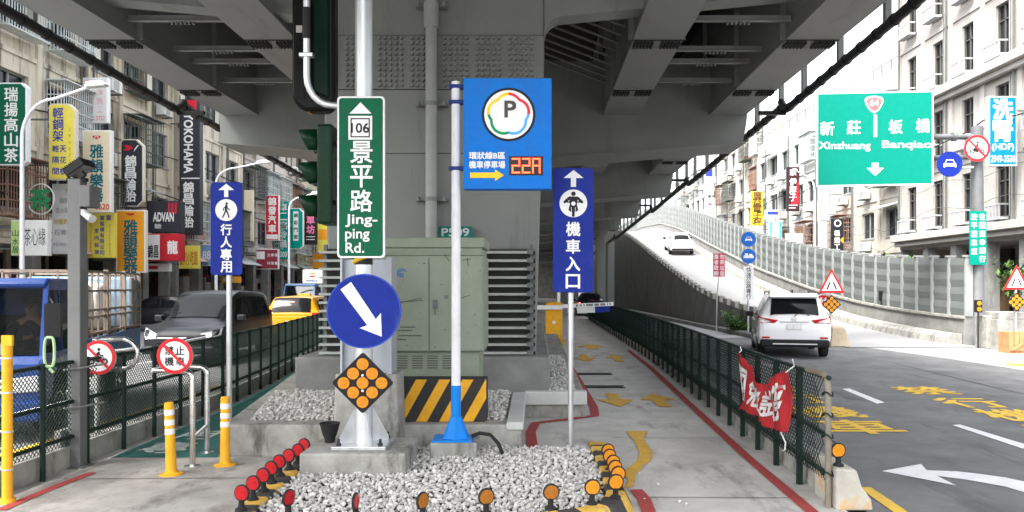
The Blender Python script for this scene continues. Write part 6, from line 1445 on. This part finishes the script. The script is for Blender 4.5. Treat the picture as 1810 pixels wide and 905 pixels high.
# ------------------------------------------------------------------ blue truck (front at -y)
RT_ = radians(14.7)
def truck(name, label, loc, rz, m, full=True, box=False):
    t = thing(name, label, 'truck', loc, rz)
    hwid = .84
    # hollow cab: lower front, doors, pillars, roof, back
    q = MB(); q.prism([(0, .45), (.0, .95), (.06, 1.05), (.14, 1.05), (.1, .45)], -hwid+.03, hwid-.03, 'x'); fp = q.build('front_panel', m, t, bevel=.02)
    q = MB(); q.prism([(.34, 1.86), (.3, 1.92), (.42, 1.99), (1.45, 1.99), (1.5, 1.92), (1.45, 1.88)], -hwid+.06, hwid-.06, 'x'); q.build('roof', m, t, bevel=.03)
    q = MB(); q.box(-hwid+.02, hwid-.02, 1.42, 1.5, .5, 1.9); q.build('cab_back', m, t)
    for s in (-1, 1):
        q = MB()
        q.prism([(.0, .75), (.02, 1.0), (.06, 1.06), (1.48, 1.06), (1.48, .5), (1.05, .5), (.98, .78), (.82, .9), (.55, .9), (.38, .78), (.32, .5), (.02, .5)], min(s*(hwid-.05), s*hwid), max(s*(hwid-.05), s*hwid), 'x')
        d_ = q.build('door', m, t, bevel=.008)
        q = MB(); q.box(min(s*hwid, s*(hwid+.02)), max(s*hwid, s*(hwid+.02)), 1.1, 1.25, .95, .99); q.build('handle', M_BLACK, d_)
        q = MB()
        for a, b_ in (((.05, 1.04), (.36, 1.90)), ((.72, 1.04), (.72, 1.9)), ((1.42, 1.04), (1.42, 1.92))):
            wdt = .05 if a[0] != .72 else .02
            q.add([(s*x_, a[0]+dy, a[1]) for x_ in (hwid-.06, hwid-.005) for dy in (0, wdt)]+[(s*(x_-.05), b_[0]+dy, b_[1]) for x_ in (hwid-.06, hwid-.005) for dy in (0, wdt)], [(0, 1, 3, 2), (4, 6, 7, 5), (0, 4, 5, 1), (1, 5, 7, 3), (3, 7, 6, 2), (2, 6, 4, 0)])
        q.box(min(s*(hwid-.08), s*(hwid-.045)), max(s*(hwid-.08), s*(hwid-.045)), .34, 1.46, 1.84, 1.90); q.build('pillar', m, t)
        q = MB(); q.sheet([(s*(hwid-.02), .14, 1.07), (s*(hwid-.02), 1.42, 1.07), (s*(hwid-.06), 1.42, 1.86), (s*(hwid-.06), .40, 1.86)]); q.build('side_window', MATS['truck_glass'], t)
        q = MB(); q.tube([(s*(hwid-.05), .3, 1.15), (s*(hwid+.10), -.12, 1.22), (s*(hwid+.16), -.14, 1.3)], .014, 6); q.tube([(s*(hwid-.05), .38, 1.75), (s*(hwid+.14), -.1, 1.68)], .012, 6)
        q.box(min(s*(hwid+.06), s*(hwid+.24)), max(s*(hwid+.06), s*(hwid+.24)), -.16, -.08, 1.28, 1.68); q.build('wing_mirror', M_BLACK, t, bevel=.02)
        q = MB(); q.prism([(s*.30, .60), (s*.32, .76), (s*.80, .82), (s*.80, .62)], -.025, .05, 'y'); q.build('headlight', M_LAMP, t, bevel=.015)
    q = MB(); q.add([(-hwid+.06, .055, 1.06), (hwid-.06, .055, 1.06), (hwid-.11, .36, 1.87), (-hwid+.11, .36, 1.87)], [(0, 1, 2, 3)]); q.build('windscreen', MATS['truck_glass'], t)
    bx(t, 'grille', M_BLACK, -.32, .32, -.02, .05, .60, .80, bevel=.01); bx(t, 'chrome_trim', M_CHROME, -.6, .6, -.012, .02, .845, .875)
    bx(t, 'bumper', m, -hwid, hwid, -.06, .2, .26, .52, bevel=.04); bx(t, 'number_plate', M_WHITE, -.17, .17, -.078, -.06, .34, .47)
    bx(t, 'dashboard', M_BLACK, -.76, .76, .2, .5, .9, 1.1); bx(t, 'floor_pan', M_BLACK, -.78, .78, .1, 1.44, .5, .6); bx(t, 'seat_bench', M_RUBBER, -.74, .74, .86, 1.4, .6, .92); bx(t, 'seat_backrest', M_RUBBER, -.74, .74, 1.2, 1.41, .92, 1.5)
    bx(t, 'chassis', M_BLACK, -.4, .4, .3, 4.6, .4, .56)
    for x in (-.80, .80):
        for y in (.68, 3.6): wheel(t, x, y, .33, .2)
    return t
glass_mat('truck_glass', (.42, .48, .5), .93)
t = truck('cargo_truck', 'blue light truck with a caged bed and a driver, facing the camera on the left', (-6.74, 9.10, .006), RT_, W_BLUE)
q = MB(); q.box(-.86, .86, 1.6, 4.75, .62, .76); q.build('bed_floor', M_BLACK, t)
q = MB()
for s in (-1, 1): q.box(min(s*.83, s*.87), max(s*.83, s*.87), 1.6, 4.75, .762, 1.14)
q.box(-.83, .83, 1.6, 1.64, .762, 1.14); q.box(-.83, .83, 4.71, 4.75, .762, 1.14); q.build('bed_side', mat('scratched_blue', (.04, .13, .30), .55, var=.2, dirt=((.2, .17, .14), 5, .56, (1, 1, 1))), t)
cg = mat('weathered_timber_steel', (.25, .20, .16), .75, var=.25, scale=6); q = MB()
for s in (-1, 1):
    for y in [1.62+k*.311 for k in range(11)]: q.box(s*.85-.012, s*.85+.012, y-.010, y+.010, 1.14, 2.10)
    for z in (1.20, 1.44, 1.54, 1.82, 2.10): q.box(s*.85-.014, s*.85+.014, 1.6, 4.75, z-.016, z+.016)
    for y in (1.62, 2.65, 3.7, 4.73): q.box(s*.85-.03, s*.85+.03, y-.03, y+.03, 1.14, 2.14)
for x in [-.85+k*.34 for k in range(6)]: q.box(x-.012, x+.012, 1.6, 1.625, 1.14, 2.1); q.box(x-.012, x+.012, 4.725, 4.75, 1.14, 2.1)
for z in (1.3, 1.7, 2.1): q.box(-.85, .85, 1.6, 1.63, z-.02, z+.02); q.box(-.85, .85, 4.72, 4.75, z-.02, z+.02)
q.build('bed_cage', cg, t)
q = MB(); q.box(-.8, .84, 4.3, 4.7, 1.15, 2.05); q.build('blue_tarp', mat('tarp_blue_grey', (.2, .3, .4), .6, var=.25), t, bevel=.05)
R_ = random.Random(2); Mt = Matrix.Translation(t.location) @ Matrix.Rotation(RT_, 4, 'Z')
for i, (x, y, z, s, l) in enumerate(((-.28, 2.3, 1.60, .36, 'big white sack standing in the caged truck bed, nearest the cab'), (.30, 2.75, 1.60, .36, 'big white sack in the middle of the caged truck bed'), (.28, 3.75, 1.60, .36, 'white sack at the rear of the caged truck bed'))):
    bm = bmesh.new(); bmesh.ops.create_icosphere(bm, subdivisions=3, radius=1)
    for v in bm.verts:
        n_ = v.co.copy(); v.co = Vector((abs(n_.x)**.6*(1 if n_.x > 0 else -1)*s*.85, abs(n_.y)**.6*(1 if n_.y > 0 else -1)*s, abs(n_.z)**.55*(1 if n_.z > 0 else -1)*s*1.15))*(1+.05*sin(9*n_.x+i)+.05*sin(11*n_.z+7*n_.y))
    me = bpy.data.meshes.new('cargo_sack'); bm.to_mesh(me); bm.free(); me.materials.append(mat('white_sack', (.72, .72, .72), .7, var=.06)); me.polygons.foreach_set('use_smooth', [True]*len(me.polygons))
    o = bpy.data.objects.new('cargo_sack', me); COL.objects.link(o); o.location = Mt @ Vector((x, y, z-.05)); o.rotation_euler.z = RT_; tag(o, l, 'sack')
q = MB(); R_ = random.Random(5)
q.box(-.75, .75, 0, 2.3, 0, .40)
for k in range(9):
    for x in (-.76, .755): q.box(x, x+.008, .05+k*.25, .26+k*.25, .02, .38)
o = q.build('wooden_crate', mat('dark_crate_wood', (.10, .07, .05), .85, var=.3, scale=5)); o.location = Mt @ Vector((0, 1.95, .77)); o.rotation_euler.z = RT_; tag(o, 'long dark wooden crate under the white sacks in the truck bed', 'crate')
# the driver
def person_driver():
    skin = mat('skin', (.36, .2, .13), .55, var=.08); pt = thing('person', 'driver in a dark shirt and cap at the wheel of the blue truck', 'person', Mt @ Vector((.38, 1.0, .92)), RT_)
    V = [(0, .12, .06), (0, .1, .3), (0, .07, .48), (0, .05, .58), (0, .03, .66), (0, .01, .74), (-.2, .06, .46), (-.26, -.06, .24), (-.16, -.34, .3), (.2, .06, .46), (.26, -.06, .24), (.16, -.34, .3), (-.1, -.0, .03), (-.12, -.42, .02), (.1, 0, .03), (.12, -.42, .02), (-.12, -.5, -.3), (.12, -.5, -.3), (-.12, -.44, .33), (.12, -.44, .33)]
    Ed = [(0, 1), (1, 2), (2, 3), (3, 4), (4, 5), (2, 6), (6, 7), (7, 8), (8, 18), (2, 9), (9, 10), (10, 11), (11, 19), (0, 12), (12, 13), (13, 16), (0, 14), (14, 15), (15, 17)]
    Rr = [.15, .15, .14, .055, .085, .085, .075, .05, .04, .075, .05, .04, .1, .08, .1, .08, .055, .055, .035, .035]
    me = bpy.data.meshes.new('body'); me.from_pydata(V, Ed, []); o = bpy.data.objects.new('body', me); COL.objects.link(o); o.parent = pt
    o.modifiers.new('skin', 'SKIN'); sv = me.skin_vertices[0].data
    for i, r in enumerate(Rr): sv[i].radius = (r, r*.85)
    sv[0].use_root = True; o.modifiers.new('sub', 'SUBSURF').levels = 1; o.modifiers['sub'].render_levels = 2; me.materials.append(skin)
    q = MB(); q.lathe([(.165, .08), (.17, .25), (.175, .42), (.13, .52), (.075, .56)], 20, Matrix.Translation((0, .08, 0)) @ Matrix.Diagonal((1.15, .85, 1, 1))); q.build('shirt', mat('dark_shirt', (.03, .03, .04), .8), pt, smooth=True)
    q = MB()
    for s in (-1, 1): q.tube([(s*.17, .06, .48), (s*.25, -.0, .34), (s*.26, -.08, .24)], [.09, .075, .068], 10)
    q.build('sleeves', MATS['dark_shirt'], pt, smooth=True)
    q = MB(); q.lathe([(.097, .74), (.1, .78), (.085, .83), (.04, .855)], 18, Matrix.Translation((0, .02, 0))); q.prism([(-.07, -.07), (.07, -.07), (.05, -.16), (-.05, -.16)], .745, .757, 'z'); q.build('cap', MATS['dark_shirt'], pt, smooth=True)
    q = MB()
    for s in (-1, 1): q.cyl((s*.032, -.068, .70), (s*.032, -.078, .70), .011, n=8)
    q.build('eyes', M_BLACK, pt); q = MB(); q.add([(-.015, -.07, .66), (.015, -.07, .66), (0, -.1, .665), (0, -.07, .71)], [(0, 1, 2), (0, 2, 3), (1, 3, 2)]); q.box(-.025, .025, -.078, -.066, .628, .636); q.build('nose_and_mouth', mat('skin_shade', (.27, .13, .09), .55), pt)
    for s in (-1, 1):
        q = MB()
        for k in range(4): q.tube([(s*.12-.03+k*.02, -.44, .33), (s*.12-.03+k*.02, -.50, .345-.004*k), (s*.12-.03+k*.02, -.515, .31), (s*.12-.03+k*.02, -.48, .29)], .0095, 6)
        q.tube([(s*.09, -.43, .32), (s*.075, -.47, .30), (s*.085, -.49, .28)], .0105, 6); q.build('fingers', skin, pt, smooth=True)
    q = MB(); q.tube([(.2*cos(a), -.5+.09*sin(a), .3+.17*sin(a)) for a in [2*pi*i/24 for i in range(24)]], .014, 8, True); q.tube([(-.19, -.5, .3), (0, -.53, .26), (.19, -.5, .3)], .012, 6); q.tube([(0, -.53, .26), (0, -.68, .08)], .03, 8)
    o = q.build('steering_wheel', M_BLACK, t, smooth=True); o.location = (.38, 1.0, .92)
person_driver()
# second truck far behind
t = truck('box_truck', 'small blue truck carrying a white box sign, beyond the taxi', (PX(527, 40), 40, .006), .05, mat('dull_blue_truck', (.06, .13, .26), .4, var=.1))
q = MB(); q.box(-.85, .85, 1.6, 4.9, .62, 2.0); q.build('cargo_box', mat('grey_box', (.4, .42, .42), .6, var=.1), t, bevel=.02)
q = MB(); q.box(-.15, .9, 1.52, 1.62, 2.01, 2.75); q.box(-.1, .85, 1.625, 3.5, 2.01, 2.7); q.build('white_box', M_WHITE, t, bevel=.02)
q = MB()
def lens_(a0, a1, mb): flat(mb, [(.37+.2*cos(a), 2.47+.12*sin(a)) for a in [a0+(a1-a0)*i/10 for i in range(11)]], 1.515)
mb = MB(); lens_(.25, pi-.25, mb); mb.build('emblem', ORG, t); mb = MB(); lens_(pi+.25, 2*pi-.25, mb); mb.build('emblem', RD, t)
mb = MB(); mb.text('REPSOL', .37, 2.17, .62, .11, 1.515, .03); mb.build('lettering', BT, t)
# scooter parked by the left shops
def scooter(label, x, y, rz, c):
    t = thing('scooter', label, 'scooter', (x, y, .0), rz)
    wheel(t, .05, -.6, .24, .1); wheel(t, .05, .6, .24, .1)
    q = MB(); q.prism([(-.75, .5), (-.3, .35), (.2, .3), (.45, .4), (.55, .85), (.48, .88), (.3, .45), (-.1, .42), (-.2, .7), (-.8, .72)], -.13, .13, 'x'); q.build('body', c, t, bevel=.03)
    q = MB(); q.prism([(-.8, .72), (-.15, .71), (-.2, .8), (-.75, .82)], -.14, .14, 'x'); q.build('seat', M_BLACK, t, bevel=.03)
    q = MB(); q.tube([(-.3, .42, 1.0), (0, .5, .98), (.3, .42, 1.0)], .02, 8); q.tube([(0, .5, .95), (0, .6, .3)], .025, 8); q.build('handlebar', M_BLACK, t)
    q = MB(); q.cyl((0, .55, .9), (0, .6, .88), .07, n=14); q.build('headlight', M_LAMP, t)
scooter('white scooter parked by the left shops beyond the black sedan', PX(455, 52), 52, .6, paint('scooter_white', (.6, .6, .6), .3))
scooter('blue scooter near the white box truck', PX(572, 42), 41, .1, paint('scooter_blue', (.05, .15, .45), .3))
scooter('red scooter parked by the far left shops', PX(405, 45), 45, 1.2, paint('scooter_red', (.35, .03, .03), .3))
scooter('dark scooter parked before the dim left shops', PX(352, 40), 40, 1.3, paint('scooter_dark', (.04, .04, .05), .3))
